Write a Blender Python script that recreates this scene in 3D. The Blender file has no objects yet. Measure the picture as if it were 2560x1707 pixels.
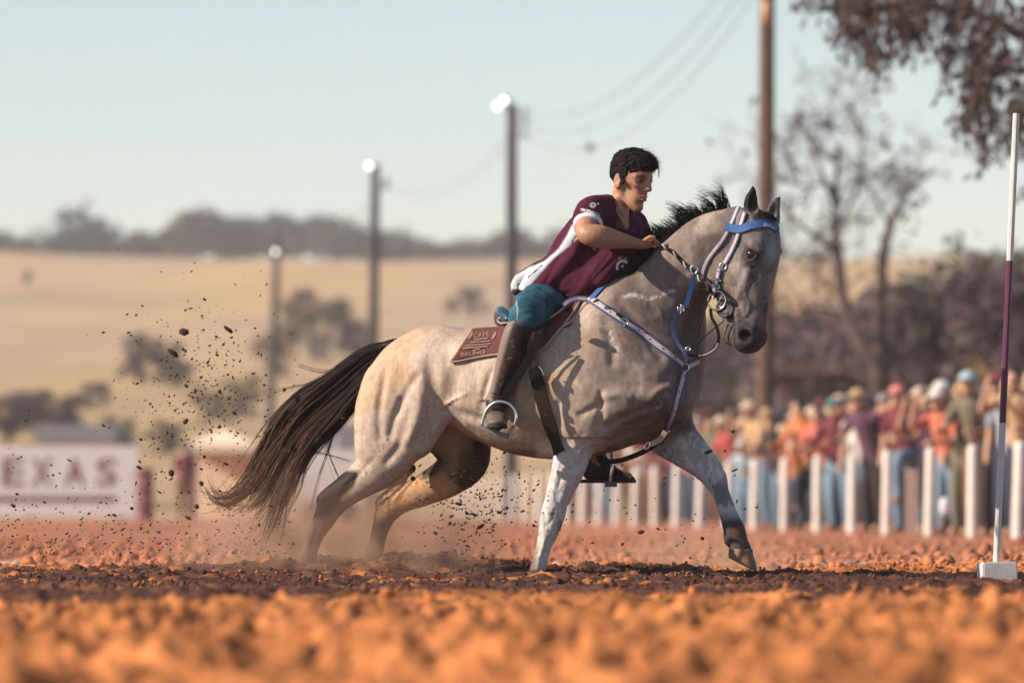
import bpy, bmesh, math, random
import numpy as np
from mathutils import Vector, Matrix
from mathutils.bvhtree import BVHTree
import openvdb

scene = bpy.context.scene
COL = scene.collection
R = math.radians

# ------------------------------------------------------------------ camera
FPX, CAM_Y, CAM_Z, HORIZON = 14222.2, -26.0, 0.30, 1265.0   # 200 mm lens, 36 mm sensor, 2560 px frame
cam_d = bpy.data.cameras.new('camera'); cam = bpy.data.objects.new('camera', cam_d); COL.objects.link(cam)
cam.location = (0, CAM_Y, CAM_Z); cam.rotation_euler = (R(90), 0, 0)
cam_d.lens = 200; cam_d.sensor_width = 36; cam_d.shift_y = (HORIZON-853.5)/2560
cam_d.clip_start = 0.5; cam_d.clip_end = 6000
cam_d.dof.use_dof = True; cam_d.dof.focus_distance = 25.85; cam_d.dof.aperture_fstop = 2.8
scene.camera = cam

# ------------------------------------------------------------------ sky and sun
SUN_AZ, SUN_EL = R(76), R(30)     # azimuth measured from the viewing axis towards the left, behind the camera
sun_dir = Vector((-math.sin(SUN_AZ)*math.cos(SUN_EL), -math.cos(SUN_AZ)*math.cos(SUN_EL), math.sin(SUN_EL)))
world = bpy.data.worlds.new('World'); scene.world = world; world.use_nodes = True
wn = world.node_tree.nodes; wl = world.node_tree.links
bg = wn['Background']; sky = wn.new('ShaderNodeTexSky'); sky.sky_type = 'NISHITA'; sky.sun_disc = False
sky.sun_elevation = SUN_EL
sky.sun_rotation = math.atan2(sun_dir.x, sun_dir.y)
sky.altitude = 600; sky.air_density = 1.0; sky.dust_density = 0.15; sky.ozone_density = 1.0
hs = wn.new('ShaderNodeHueSaturation'); hs.inputs['Saturation'].default_value = 0.82
hs.inputs['Value'].default_value = 1.0
wl.new(sky.outputs[0], hs.inputs['Color']); wl.new(hs.outputs[0], bg.inputs[0]); bg.inputs[1].default_value = 0.078
sun_l = bpy.data.lights.new('sun', 'SUN'); sun_l.energy = 5.0; sun_l.angle = R(0.5); sun_l.color = (1.0, 0.82, 0.64)
sun_o = bpy.data.objects.new('sun', sun_l); COL.objects.link(sun_o)
sun_o.rotation_euler = (-sun_dir).to_track_quat('-Z', 'Y').to_euler(); sun_o.location = (-20, -20, 20)
scene.view_settings.view_transform = 'Standard'; scene.view_settings.look = 'None'
scene.view_settings.exposure = 0.84; scene.view_settings.gamma = 1.0
scene.render.engine = 'CYCLES'
scene.cycles.use_denoising = True
scene.cycles.max_bounces = 6; scene.cycles.volume_bounces = 0; scene.cycles.transparent_max_bounces = 12
scene.cycles.caustics_reflective = False; scene.cycles.caustics_refractive = False

# ------------------------------------------------------------------ helpers
def W(px, py, y=0.0):
    """plan position of something seen at a place of the photograph, standing at depth y"""
    if SLANT: y = y-slant_of(px, y)
    d = y - CAM_Y
    return Vector(((px-1280)/FPX*d, y, CAM_Z+(HORIZON-py)/FPX*d))
# the horse stands at a slant, head nearer to the viewer than the croup: depths of horse, rider and tack are given from its own midline
SLANT = 0.0
def slant_of(px, y=0.0): return SLANT*(min(max((px-1280)/FPX*26.0, -1.15), 1.4)-.2)
def own_depth(px, y): return y+slant_of(px)
def mid_depth(x): return -SLANT*(np.clip(x, -1.15, 1.4)-.2)
def Wn(px, py, y):
    d = np.asarray(y)-CAM_Y
    return np.stack([(px-1280)/FPX*d, np.zeros_like(d)+y, CAM_Z+(HORIZON-py)/FPX*d], -1)
def topx(P):
    d = P[..., 1]-CAM_Y
    return P[..., 0]*FPX/d+1280, HORIZON-(P[..., 2]-CAM_Z)*FPX/d
S0 = 26.0/FPX     # metres per photo pixel at the horse

def tag(o, label=None, cat=None, group=None, kind=None):
    if label: o['label'] = label
    if cat: o['category'] = cat
    if group: o['group'] = group
    if kind: o['kind'] = kind
    return o
def empty(name, loc, label=None, cat=None, group=None, rz=0):
    o = bpy.data.objects.new(name, None); COL.objects.link(o); o.location = loc; o.rotation_euler = (0, 0, rz)
    o.empty_display_size = 0.1
    return tag(o, label, cat, group)
def new_mesh(name, V, Fc, smooth=True):
    me = bpy.data.meshes.new(name); V = np.asarray(V, dtype=np.float32)
    if isinstance(Fc, np.ndarray):
        me.vertices.add(len(V)); me.vertices.foreach_set('co', V.ravel())
        n, k = Fc.shape
        me.loops.add(n*k); me.loops.foreach_set('vertex_index', Fc.ravel().astype(np.int32))
        me.polygons.add(n); me.polygons.foreach_set('loop_start', np.arange(0, n*k, k, dtype=np.int32))
        me.update(calc_edges=True)
    else:
        me.from_pydata([tuple(v) for v in V], [], Fc)
    if smooth: me.polygons.foreach_set('use_smooth', np.ones(len(me.polygons), bool))
    me.update()
    return me
def link(name, me, mat=None, parent=None):
    o = bpy.data.objects.new(name, me); COL.objects.link(o)
    if mat is not None and len(me.materials) == 0: me.materials.append(mat)
    if parent is not None:
        o.parent = parent; o.matrix_parent_inverse = PM(parent).inverted()
    return o
def PM(o):
    m = Matrix.LocRotScale(o.location, o.rotation_euler, o.scale)
    return (PM(o.parent) @ o.matrix_parent_inverse @ m) if o.parent else m
def obj(name, V, Fc, mat, parent=None, smooth=True):
    return link(name, new_mesh(name, V, Fc, smooth), mat, parent)
def set_col(me, C, name='Col'):
    a = me.color_attributes.new(name, 'FLOAT_COLOR', 'POINT')
    C = np.asarray(C, dtype=np.float32)
    if C.shape[1] == 3: C = np.concatenate([C, np.ones((len(C), 1), np.float32)], 1)
    a.data.foreach_set('color', C.ravel())

# value noise on arrays of points
def _hash(i, j, k, seed):
    n = (i*374761393 + j*668265263 + k*2147483647 + seed*974711) & 0xffffffff
    n = ((n ^ (n >> 13))*1274126177) & 0xffffffff
    n = ((n ^ (n >> 16))*2246822519) & 0xffffffff
    return ((n ^ (n >> 15)) & 0xffffff)/float(0xffffff)
def vnoise(P, scale=1.0, seed=0):
    P = np.asarray(P, dtype=np.float64)*scale; I = np.floor(P).astype(np.int64); f = P-I; f = f*f*(3-2*f)
    i, j, k = I[..., 0], I[..., 1], I[..., 2]; u, v, w = f[..., 0], f[..., 1], f[..., 2]
    r = 0
    for a in (0, 1):
        for b in (0, 1):
            for c in (0, 1):
                r = r + _hash(i+a, j+b, k+c, seed)*(u if a else 1-u)*(v if b else 1-v)*(w if c else 1-w)
    return r
def fbm(P, scale=1.0, seed=0, octs=4, gain=0.5):
    r, a, t = 0, 1.0, 0.0
    for o in range(octs):
        r = r + a*vnoise(P, scale*2.03**o, seed+o*17); t += a; a *= gain
    return r/t
def sstep(a, b, x):
    t = np.clip((x-a)/(b-a), 0, 1); return t*t*(3-2*t)

# catmull-rom through rows of numbers
def crom(P, n=5):
    P = np.asarray(P, dtype=np.float64)
    if len(P) < 3: 
        t = np.linspace(0, 1, n+1)[:, None]; return P[0]*(1-t)+P[-1]*t
    Q = np.vstack([2*P[0]-P[1], P, 2*P[-1]-P[-2]]); out = []
    for i in range(1, len(Q)-2):
        p0, p1, p2, p3 = Q[i-1], Q[i], Q[i+1], Q[i+2]
        for t in np.arange(n)/n:
            out.append(.5*((2*p1)+(-p0+p2)*t+(2*p0-5*p1+4*p2-p3)*t*t+(-p0+3*p1-3*p2+p3)*t**3))
    out.append(Q[-2]); return np.array(out)

# implicit-surface modelling: tapered chains and ellipsoids blended on a grid, then meshed
class Field:
    def __init__(s, lo, hi, h):
        s.lo = np.array(lo, float); s.h = h; hi = np.array(hi, float); grow = SLANT*(hi[0]-s.lo[0]); s.lo[1] -= grow; hi[1] += grow
        s.n = np.ceil((hi-s.lo)/h).astype(int)+1
        s.d = np.full(s.n, 1.0, np.float32)
        s.ax = [(s.lo[i]+h*np.arange(s.n[i])).astype(np.float32) for i in range(3)]
    def box(s, lo, hi):
        a = np.clip(np.floor((np.asarray(lo)-s.lo)/s.h).astype(int), 0, s.n-1)
        b = np.clip(np.ceil((np.asarray(hi)-s.lo)/s.h).astype(int)+1, 1, s.n)
        return tuple(slice(a[i], max(b[i], a[i]+1)) for i in range(3))
    def grids(s, sl):
        return (s.ax[0][sl[0]][:, None, None], s.ax[1][sl[1]][None, :, None], s.ax[2][sl[2]][None, None, :])
    def blend(s, sl, D, k, sub):
        A = s.d[sl]
        if sub:
            D = -D; h = np.maximum(k-np.abs(A-D), 0)/k; s.d[sl] = np.maximum(A, D)+h*h*k/4
        else:
            h = np.maximum(k-np.abs(A-D), 0)/k; s.d[sl] = np.minimum(A, D)-h*h*k/4
    def chain(s, P, ra, rb=None, k=.03, sub=False, L=(0, 1, 0), n=5):
        """P world points, ra radius across, rb radius along the lateral axis L"""
        rb = ra if rb is None else rb
        T = crom(np.column_stack([np.asarray(P, float), ra, rb]), n)
        L = np.asarray(L, float); L = L/np.linalg.norm(L)
        m = max(T[:, 3].max(), T[:, 4].max())+k+2*s.h
        sl = s.box(T[:, :3].min(0)-m, T[:, :3].max(0)+m)
        D = np.full([q.stop-q.start for q in sl], 1.0, np.float32)
        for i in range(len(T)-1):
            A, B = T[i], T[i+1]; mm = max(A[3], B[3], A[4], B[4])+k+2*s.h
            s2 = s.box(np.minimum(A[:3], B[:3])-mm, np.maximum(A[:3], B[:3])+mm)
            X, Y, Z = s.grids(s2); v = B[:3]-A[:3]; vv = max(v@v, 1e-9)
            x, y, z = X-A[0], Y-A[1], Z-A[2]
            t = np.clip((x*v[0]+y*v[1]+z*v[2])/vv, 0, 1)
            qx, qy, qz = x-t*v[0], y-t*v[1], z-t*v[2]
            r = A[3]+(B[3]-A[3])*t; b = A[4]+(B[4]-A[4])*t
            ql = qx*L[0]+qy*L[1]+qz*L[2]
            q2 = np.maximum(qx*qx+qy*qy+qz*qz-ql*ql, 0)
            d = (np.sqrt(q2+(ql*(r/b))**2)-r)*np.minimum(1, np.sqrt(b/r))
            loc = tuple(slice(s2[j].start-sl[j].start, s2[j].stop-sl[j].start) for j in range(3))
            D[loc] = np.minimum(D[loc], d)
        s.blend(sl, D, k, sub)
    def ell(s, c, r, k=.03, sub=False, M=None):
        c = np.asarray(c, float); r = np.asarray(r, float); m = r.max()+k+2*s.h
        sl = s.box(c-m, c+m); X, Y, Z = s.grids(sl); x, y, z = X-c[0], Y-c[1], Z-c[2]
        if M is not None:   # rows of M: local axes
            M = np.asarray(M, float)
            x, y, z = (M[0, 0]*x+M[0, 1]*y+M[0, 2]*z, M[1, 0]*x+M[1, 1]*y+M[1, 2]*z, M[2, 0]*x+M[2, 1]*y+M[2, 2]*z)
        q = np.sqrt((x/r[0])**2+(y/r[1])**2+(z/r[2])**2)
        s.blend(sl, (q-1)*r.min(), k, sub)
    def cut(s, p, n, lo, hi):
        sl = s.box(lo, hi); X, Y, Z = s.grids(sl); n = np.asarray(n)/np.linalg.norm(n)
        s.d[sl] = np.maximum(s.d[sl], (X-p[0])*n[0]+(Y-p[1])*n[1]+(Z-p[2])*n[2])
    def mesh(s, name, iso=0.0, relax=1):
        g = openvdb.FloatGrid(1.0); g.copyFromArray(np.ascontiguousarray(s.d))
        P, T, Q = g.convertToPolygons(isovalue=iso, adaptivity=0) if hasattr(g, 'convertToPolygons') else (None, None, None)
        P = P.astype(np.float64)*s.h+s.lo
        faces = Q[:, ::-1].astype(np.int32) if len(Q) else np.zeros((0, 4), np.int32)
        P = relax_mesh(P, faces, relax)
        return P, faces
def relax_mesh(P, F, n):
    for _ in range(n):
        acc = np.zeros_like(P); cnt = np.zeros(len(P))
        for a, b in ((0, 1), (1, 2), (2, 3), (3, 0)):
            np.add.at(acc, F[:, a], P[F[:, b]]); np.add.at(cnt, F[:, a], 1)
            np.add.at(acc, F[:, b], P[F[:, a]]); np.add.at(cnt, F[:, b], 1)
        P = P+0.5*(acc/np.maximum(cnt, 1)[:, None]-P)
    return P
def bvh_of(P, F):
    return BVHTree.FromPolygons([tuple(p) for p in P], [tuple(int(i) for i in f) for f in F])
def px_chain(f, rows, k=.03, sub=False, L=(0, 1, 0), n=5):
    """rows: photo x, photo y, depth, radius in photo pixels, lateral radius in metres"""
    P = [W(r[0], r[1], r[2]) for r in rows]
    f.chain(P, [r[3]*S0 for r in rows], [r[4] for r in rows], k, sub, L, n)

# tubes, ribbons, hair
def tube_mesh(paths, radii, sides=6, cap=True):
    """list of polylines with a radius each (number, or one per point) -> one V, F"""
    V, Fc = [], []
    for P, rr in zip(paths, radii):
        P = np.asarray(P, float); n = len(P); rr = np.broadcast_to(np.asarray(rr, float), (n,))
        T = np.gradient(P, axis=0); T /= np.maximum(np.linalg.norm(T, axis=1), 1e-9)[:, None]
        ref = np.array([0, 0, 1.]) if abs(T[0, 2]) < .9 else np.array([1., 0, 0])
        N = np.cross(T[0], ref); N /= np.linalg.norm(N); base = len(V)
        for i in range(n):
            N = N-T[i]*(N@T[i]); N /= max(np.linalg.norm(N), 1e-9); B = np.cross(T[i], N)
            for s in range(sides):
                a = 2*math.pi*s/sides; V.append(P[i]+rr[i]*(math.cos(a)*N+math.sin(a)*B))
        for i in range(n-1):
            for s in range(sides):
                a, b = base+i*sides+s, base+i*sides+(s+1) % sides
                Fc.append((a, b, b+sides, a+sides))
        if cap:
            Fc.append(tuple(base+s for s in range(sides))[::-1]); Fc.append(tuple(base+(n-1)*sides+s for s in range(sides)))
    return V, Fc
def hair_mesh(paths, r0, r1, sides=3):
    """many strands of equal point count -> arrays"""
    P = np.asarray(paths, float); m, n, _ = P.shape
    T = np.gradient(P, axis=1); T /= np.maximum(np.linalg.norm(T, axis=2), 1e-9)[..., None]
    ref = np.array([0.31, -0.9, 0.27]); N = np.cross(T, ref); N /= np.maximum(np.linalg.norm(N, axis=2), 1e-9)[..., None]
    B = np.cross(T, N); t = np.linspace(0, 1, n)
    r0 = np.broadcast_to(r0, (m,)); r1 = np.broadcast_to(r1, (m,))
    rad = r0[:, None]*(1-t)+r1[:, None]*t
    ang = 2*math.pi*np.arange(sides)/sides
    V = P[:, :, None, :]+rad[:, :, None, None]*(np.cos(ang)[None, None, :, None]*N[:, :, None, :]+np.sin(ang)[None, None, :, None]*B[:, :, None, :])
    idx = np.arange(m*n*sides).reshape(m, n, sides)
    a = idx[:, :-1, :]; b = np.roll(idx, -1, 2)[:, :-1, :]; c = np.roll(idx, -1, 2)[:, 1:, :]; d = idx[:, 1:, :]
    Fc = np.stack([a, b, c, d], -1).reshape(-1, 4)
    return V.reshape(-1, 3), Fc
def box_vf(c, s, M=None):
    V = [np.array([x*s[0]/2, y*s[1]/2, z*s[2]/2]) for x in (-1, 1) for y in (-1, 1) for z in (-1, 1)]
    if M is not None: V = [np.asarray(M) @ v for v in V]
    return [v+np.asarray(c) for v in V], [(0, 1, 3, 2), (4, 6, 7, 5), (0, 4, 5, 1), (2, 3, 7, 6), (0, 2, 6, 4), (1, 5, 7, 3)]
def join_vf(parts):
    V, Fc = [], []
    for v, f in parts:
        b = len(V); V += [np.asarray(x) for x in v]; Fc += [tuple(int(i)+b for i in q) for q in f]
    return V, Fc
def loft(rings, cap=True):
    n = len(rings[0]); V = [p for r in rings for p in r]; Fc = []
    for i in range(len(rings)-1):
        for s in range(n):
            a, b = i*n+s, i*n+(s+1) % n; Fc.append((a, b, b+n, a+n))
    if cap: Fc.append(tuple(range(n))[::-1]); Fc.append(tuple((len(rings)-1)*n+s for s in range(n)))
    return V, Fc

# ------------------------------------------------------------------ materials
def mat(name, col=(.5, .5, .5), rough=.6, attr=None, metal=0.0, noise=0.0, nscale=8.0, bump=0.0, bscale=60.0, spec=.4, sss=0, detail=4, bdist=.004, sheen=0.0):
    m = bpy.data.materials.new(name); m.use_nodes = True; nt = m.node_tree; N = nt.nodes; Lk = nt.links
    p = N['Principled BSDF']; p.inputs['Roughness'].default_value = rough; p.inputs['Metallic'].default_value = metal
    p.inputs['Specular IOR Level'].default_value = spec
    if sheen: p.inputs['Sheen Weight'].default_value = sheen
    if sss: p.inputs['Subsurface Weight'].default_value = sss; p.inputs['Subsurface Radius'].default_value = (.01, .004, .002)
    tc = N.new('ShaderNodeTexCoord')
    if attr:
        a = N.new('ShaderNodeAttribute'); a.attribute_name = attr; src = a.outputs['Color']
    else:
        c = N.new('ShaderNodeRGB'); c.outputs[0].default_value = (*col, 1); src = c.outputs[0]
    if noise:
        nz = N.new('ShaderNodeTexNoise'); nz.inputs['Scale'].default_value = nscale; nz.inputs['Detail'].default_value = detail
        Lk.new(tc.outputs['Object'], nz.inputs['Vector'])
        mr = N.new('ShaderNodeMapRange'); mr.inputs['From Min'].default_value = .25; mr.inputs['From Max'].default_value = .75
        mr.inputs['To Min'].default_value = 1-noise; mr.inputs['To Max'].default_value = 1+noise
        Lk.new(nz.outputs['Fac'], mr.inputs['Value'])
        mx = N.new('ShaderNodeVectorMath'); mx.operation = 'SCALE'
        Lk.new(src, mx.inputs[0]); Lk.new(mr.outputs[0], mx.inputs['Scale']); src = mx.outputs[0]
    Lk.new(src, p.inputs['Base Color'])
    if bump:
        nb = N.new('ShaderNodeTexNoise'); nb.inputs['Scale'].default_value = bscale; nb.inputs['Detail'].default_value = 5
        Lk.new(tc.outputs['Object'], nb.inputs['Vector'])
        b = N.new('ShaderNodeBump'); b.inputs['Strength'].default_value = bump; b.inputs['Distance'].default_value = bdist
        Lk.new(nb.outputs['Fac'], b.inputs['Height']); Lk.new(b.outputs[0], p.inputs['Normal'])
    return m
rng = np.random.default_rng(7); random.seed(7)
# ================================================================== GROUND
def mound(x, y, px, py_, Yc, rx, ry, h):
    c = W(px, 1429, Yc); return h*np.exp(-((x-c.x)/rx)**2-((y-Yc)/ry)**2)
def ground_h(x, y):
    """large forms of the arena floor"""
    P = np.stack([x, y, np.zeros_like(x)], -1)
    near = sstep(45, 20, np.abs(y))
    h = (fbm(P, .9, 5, 3)-.5)*.05*near+(fbm(P, .25, 9, 2)-.5)*.05*near
    h = h+mound(x, y, 830, 0, .5, .55, .5, .055)+mound(x, y, 1080, 0, .9, .35, .5, .06)+mound(x, y, 1560, 0, .7, .45, .3, .03)
    h = h+mound(x, y, 2230, 0, -3.2, .55, .8, .05)+mound(x, y, 1490, 0, .1, .14, .15, .035)
    h = h-.02*np.exp(-((y+2.0)/1.6)**2)-mound(x, y, 2492, 0, -.8, .30, 1.1, .085)
    h = h-.034*sstep(-6.5, -4, y)*sstep(9, 4, y)-.075*sstep(-5.8, -8.0, y)+.035*sstep(-6.2, -8.0, y)*sstep(.6, 1.6, x)*sstep(-12, -9, y)
    return h
def clod_h(x, y):
    P = np.stack([x, y, np.zeros_like(x)], -1); near = sstep(14, 5, np.abs(y+5)-4)
    a = fbm(P, 9, 61, 3, .55); b = fbm(P, 26, 71, 3, .55); c = fbm(P, 4, 81, 2)
    bil = np.abs(2*vnoise(P, 14, 91)-1); bil2 = np.abs(2*vnoise(P, 31, 93)-1)
    fg = 1+.6*sstep(-6.5, -9, y)
    lump = sstep(-6.8, -8.5, y)*((1-np.abs(2*vnoise(P, 5.5, 97)-1))**1.5*.035+(1-np.abs(2*vnoise(P, 9.7, 98)-1))*.03+(fbm(P, 19, 99, 3)-.5)*.08-.035)
    fine = vnoise(P, 55, 95)*.010+vnoise(P, 38, 96)*.012
    calm = 1-.75*np.exp(-((x-2.215)/.2)**2-((y+.6)/.8)**2)
    return ((a-.5)*.05+(b-.5)*.03+(c-.5)*.05*fg+lump+(1-bil)*.016*fg+(1-bil2)*.012+fine)*near*fg**.5*calm
def axis(lo, hi, step, far, grow=1.35, start=None):
    a = list(np.arange(lo, hi+1e-6, step)); d = step
    while a[-1] < far: d *= grow; a.append(a[-1]+d)
    d = step; b = []
    x = lo
    while x > -far if start is None else x > start: d *= grow; x -= d; b.append(x)
    return np.array(b[::-1]+a)
gx = axis(-3.4, 3.4, .0165, 3000)
gy = np.concatenate([axis(-17.5, -7, .03, -6.99, start=-30)[:-1], np.arange(-7, 2.6, .0165), np.arange(2.6, 9, .04), axis(9.0, 40, .35, 4000, 1.25, start=8.9)[1:]])
gy = np.unique(np.round(gy, 4))
X, Y = np.meshgrid(gx, gy, indexing='ij')
Z = ground_h(X, Y)+clod_h(X, Y)-.02
nx, ny = X.shape
V = np.stack([X, Y, Z], -1).reshape(-1, 3)
ii = np.arange(nx*ny).reshape(nx, ny)
Fq = np.stack([ii[:-1, :-1], ii[1:, :-1], ii[1:, 1:], ii[:-1, 1:]], -1).reshape(-1, 4)
Pg = V*np.array([1, 1, 0])
m1 = fbm(Pg, 1.3, 101, 4); m2 = fbm(Pg, 7, 111, 4); m3 = fbm(Pg, 30, 121, 3)
dry = np.array([.39, .150, .054]); dark_soil = np.array([.080, .036, .027]); pale = np.array([.34, .142, .082])
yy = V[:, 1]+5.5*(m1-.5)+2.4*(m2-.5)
strip = sstep(-6.6, -5.6, yy)*sstep(1.6, .4, yy)  # band of darker soil colour across the arena at the horse's depth
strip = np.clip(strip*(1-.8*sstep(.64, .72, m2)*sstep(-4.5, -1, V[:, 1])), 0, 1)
C = np.tile(dry, (len(V), 1)); C = C*(1-strip[:, None])+dark_soil*strip[:, None]
back = sstep(1.5, 4.5, V[:, 1]); C = C*(1-back[:, None])+pale*back[:, None]
chalk = sstep(.62, .7, fbm(Pg, 2.2, 131, 3))*np.exp(-((V[:, 1]-4.2)/.5)**2)
C = C*(1-.5*chalk[:, None])+np.array([.55, .5, .45])*.5*chalk[:, None]
C = C*(.72+.56*m3)[:, None]*(.72+.56*m2)[:, None]*(.45+1.1*fbm(Pg, 2.1, 141, 4))[:, None]*(.55+.9*fbm(Pg, 6.5, 151, 3))[:, None]
M_soil = mat('red_soil', attr='Col', rough=.95, noise=.18, nscale=40, bump=.6, bscale=120, spec=.15, bdist=.006)
me = new_mesh('ground', V, Fq); set_col(me, C); tag(link('ground', me, M_soil), 'red tilled arena soil, darker in a band under the horse', 'ground', kind='structure')

# loose clods of soil: far too many to count
def rock_set(n=10, seed=3, sub=2):
    out = []; g = np.random.default_rng(seed)
    for k in range(n):
        bm = bmesh.new(); bmesh.ops.create_icosphere(bm, subdivisions=sub, radius=1)
        v = np.array([q.co[:] for q in bm.verts]); f = np.array([[q.index for q in t.verts] for t in bm.faces]); bm.free()
        r = .62+.75*fbm(v+k*7.3, 1.3, seed+k, 3, .6); v = v*r[:, None]*(np.array([1, 1, .75])+g.normal(0, .15, 3))
        out.append((v, f))
    return out
rocks = rock_set(); rocks_lo = rock_set(8, 11, 1)
def scatter(rs, P, size, seed):
    g = np.random.default_rng(seed); Vs, Fs, b = [], [], 0
    for p, s in zip(P, size):
        v, f = rs[g.integers(len(rs))]; q = g.normal(size=4); q /= np.linalg.norm(q); w, x, y, z = q
        M = np.array([[1-2*(y*y+z*z), 2*(x*y-z*w), 2*(x*z+y*w)], [2*(x*y+z*w), 1-2*(x*x+z*z), 2*(y*z-x*w)], [2*(x*z-y*w), 2*(y*z+x*w), 1-2*(x*x+y*y)]])
        Vs.append((v*s) @ M.T+p); Fs.append(f+b); b += len(v)
    return np.concatenate(Vs), np.concatenate(Fs)
g = np.random.default_rng(21)
def clod_spots(n, y0, y1, xw):
    y = y0+(y1-y0)*g.random(n); x = (g.random(n)*2-1)*xw
    return np.stack([x, y, ground_h(x, y)+clod_h(x, y)-.015], -1)
P1 = clod_spots(9000, -6, 2.2, 2.9); s1 = np.clip(g.lognormal(-5.05, .5, len(P1)), .003, .03)
P2 = clod_spots(900, -16.5, -5.2, 2.4); s2 = np.clip(g.lognormal(-4.6, .5, len(P2)), .004, .024)
yb_ = 2+26*g.random(1800)**1.6; xb_ = (g.random(1800)*2-1)*(2.6+.10*yb_); P3 = np.stack([xb_, yb_, ground_h(xb_, yb_)+clod_h(xb_, yb_)-.01], -1); s3 = np.clip(g.lognormal(-3.9, .5, 1800), .008, .06)
V, Fc = scatter(rocks_lo, np.concatenate([P1, P2, P3]), np.concatenate([s1, s2, s3]), 4)
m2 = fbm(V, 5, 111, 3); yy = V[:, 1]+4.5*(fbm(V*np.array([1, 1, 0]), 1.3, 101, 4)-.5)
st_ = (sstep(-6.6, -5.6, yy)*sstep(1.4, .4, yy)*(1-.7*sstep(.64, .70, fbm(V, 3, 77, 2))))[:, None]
bk_ = sstep(2, 5, V[:, 1])[:, None]; C = ((dry*(1-bk_)+pale*bk_)*(1-st_)+dark_soil*st_)*(.7+.6*m2)[:, None]
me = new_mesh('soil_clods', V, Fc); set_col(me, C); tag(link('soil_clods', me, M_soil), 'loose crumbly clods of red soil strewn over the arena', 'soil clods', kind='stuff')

# ================================================================== HILL
def hill_h(x, y):
    d = y+26
    t = np.clip((d-135)/(720-135), 0, 1)
    z = 30.5*(.25*t+.75*t*t*(3-2*t))
    P = np.stack([x*.012, d*.012, np.zeros_like(x)], -1)
    z = z+(fbm(P, 1, 7, 3)-.5)*5*t-.03*np.maximum(d-720, 0)
    return z-.12
hx = np.concatenate([np.linspace(-900, -130, 30), np.linspace(-120, 120, 121), np.linspace(130, 900, 30)]); hy = np.concatenate([np.linspace(105, 760, 150), np.linspace(780, 1600, 20)])
X, Y = np.meshgrid(hx, hy, indexing='ij'); V = np.stack([X, Y, hill_h(X, Y)], -1).reshape(-1, 3)
n_, m_ = X.shape; ii = np.arange(n_*m_).reshape(n_, m_); Fq = np.stack([ii[:-1, :-1], ii[1:, :-1], ii[1:, 1:], ii[:-1, 1:]], -1).reshape(-1, 4)
Ph = V*np.array([.05, .012, 0]); a = fbm(Ph, 1, 31, 4); b = fbm(Ph, 3.1, 37, 4)
C = np.array([.40, .285, .165])*(1-a[:, None]*.0)+np.array([.05, .02, -.02])*(a-.5)[:, None]*4
low = sstep(330, 170, V[:, 1]+160*(b-.5)); C = C*(1-low[:, None]*.6)+np.array([.33, .245, .15])*low[:, None]*.6
C = C*(.85+.3*b)[:, None]
M_hill = mat('dry_grass_hill', attr='Col', rough=1.0, noise=.15, nscale=.08, spec=.1)
me = new_mesh('hill', V, Fq); set_col(me, np.clip(C, .02, .8)); tag(link('hill', me, M_hill), 'dry straw-coloured pasture hill rising behind the arena', 'hill', kind='structure')

# ================================================================== TREES
def leaf_cloud(blobs, n, size, seed, elong=1.0, shell=.55):
    """leaf-sized quads spread through the volume of a set of (centre, radii) blobs"""
    g = np.random.default_rng(seed); w = np.array([np.prod(b[1])**(2/3) for b in blobs]); w /= w.sum()
    idx = g.choice(len(blobs), n, p=w); c = np.array([b[0] for b in blobs])[idx]; r = np.array([b[1] for b in blobs])[idx]
    d = g.normal(size=(n, 3)); d /= np.linalg.norm(d, axis=1)[:, None]; rad = (shell+(1-shell)*g.random(n))**.8*(.85+.35*g.random(n))
    p = c+d*r*rad[:, None]
    u = g.normal(size=(n, 3)); u /= np.linalg.norm(u, axis=1)[:, None]; v = np.cross(u, g.normal(size=(n, 3))); v /= np.linalg.norm(v, axis=1)[:, None]
    s = size*(.6+.8*g.random(n))[:, None]
    V = np.stack([p-u*s*elong, p+v*s*.6, p+u*s*elong, p-v*s*.6], 1).reshape(-1, 3)
    return V, np.arange(4*n).reshape(n, 4)
def branch_paths(base, tip, n=3, seed=0, r0=.1, levels=2, spread=.5, lift=.2):
    g = np.random.default_rng(seed); paths, radii, tips = [], [], []
    def grow(a, b, r, lev):
        L = np.linalg.norm(b-a); m = (a+b)/2+g.normal(0, .07*L, 3)
        P = crom([a, m, b], 5); paths.append(P); radii.append(np.linspace(r, r*.45, len(P)))
        if lev == 0: tips.append(b); return
        for k in range(n):
            t = .35+.65*g.random() if k else 1.0; p = P[min(int(t*(len(P)-1)), len(P)-1)]
            dirv = (b-a)/L+g.normal(0, spread, 3)+np.array([0, 0, lift]); dirv /= np.linalg.norm(dirv)
            grow(p, p+dirv*L*(.45+.3*g.random()), r*.45*(1.15-.5*t)+.004, lev-1)
    grow(np.array(base, float), np.array(tip, float), r0, levels)
    return paths, radii, tips
def dark_leaf(name, c, n=.5, s=.6): return mat(name, c, .85, noise=n, nscale=s, spec=.2)
M_far = [dark_leaf('far_leaf_blue', (.034, .050, .075)), dark_leaf('far_leaf_olive', (.060, .068, .066)), dark_leaf('far_leaf_brown', (.085, .072, .078))]
M_bush = [dark_leaf('bush_purple', (.095, .068, .080), .4, 1.5), dark_leaf('bush_olive', (.19, .15, .095), .4, 1.5), dark_leaf('bush_green', (.105, .10, .085), .4, 1.5), dark_leaf('bush_yellow', (.30, .20, .06), .4, 2)]
M_bark = mat('bark', (.075, .05, .05), .9, noise=.4, nscale=8, bump=.6, bscale=30, bdist=.02)
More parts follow.
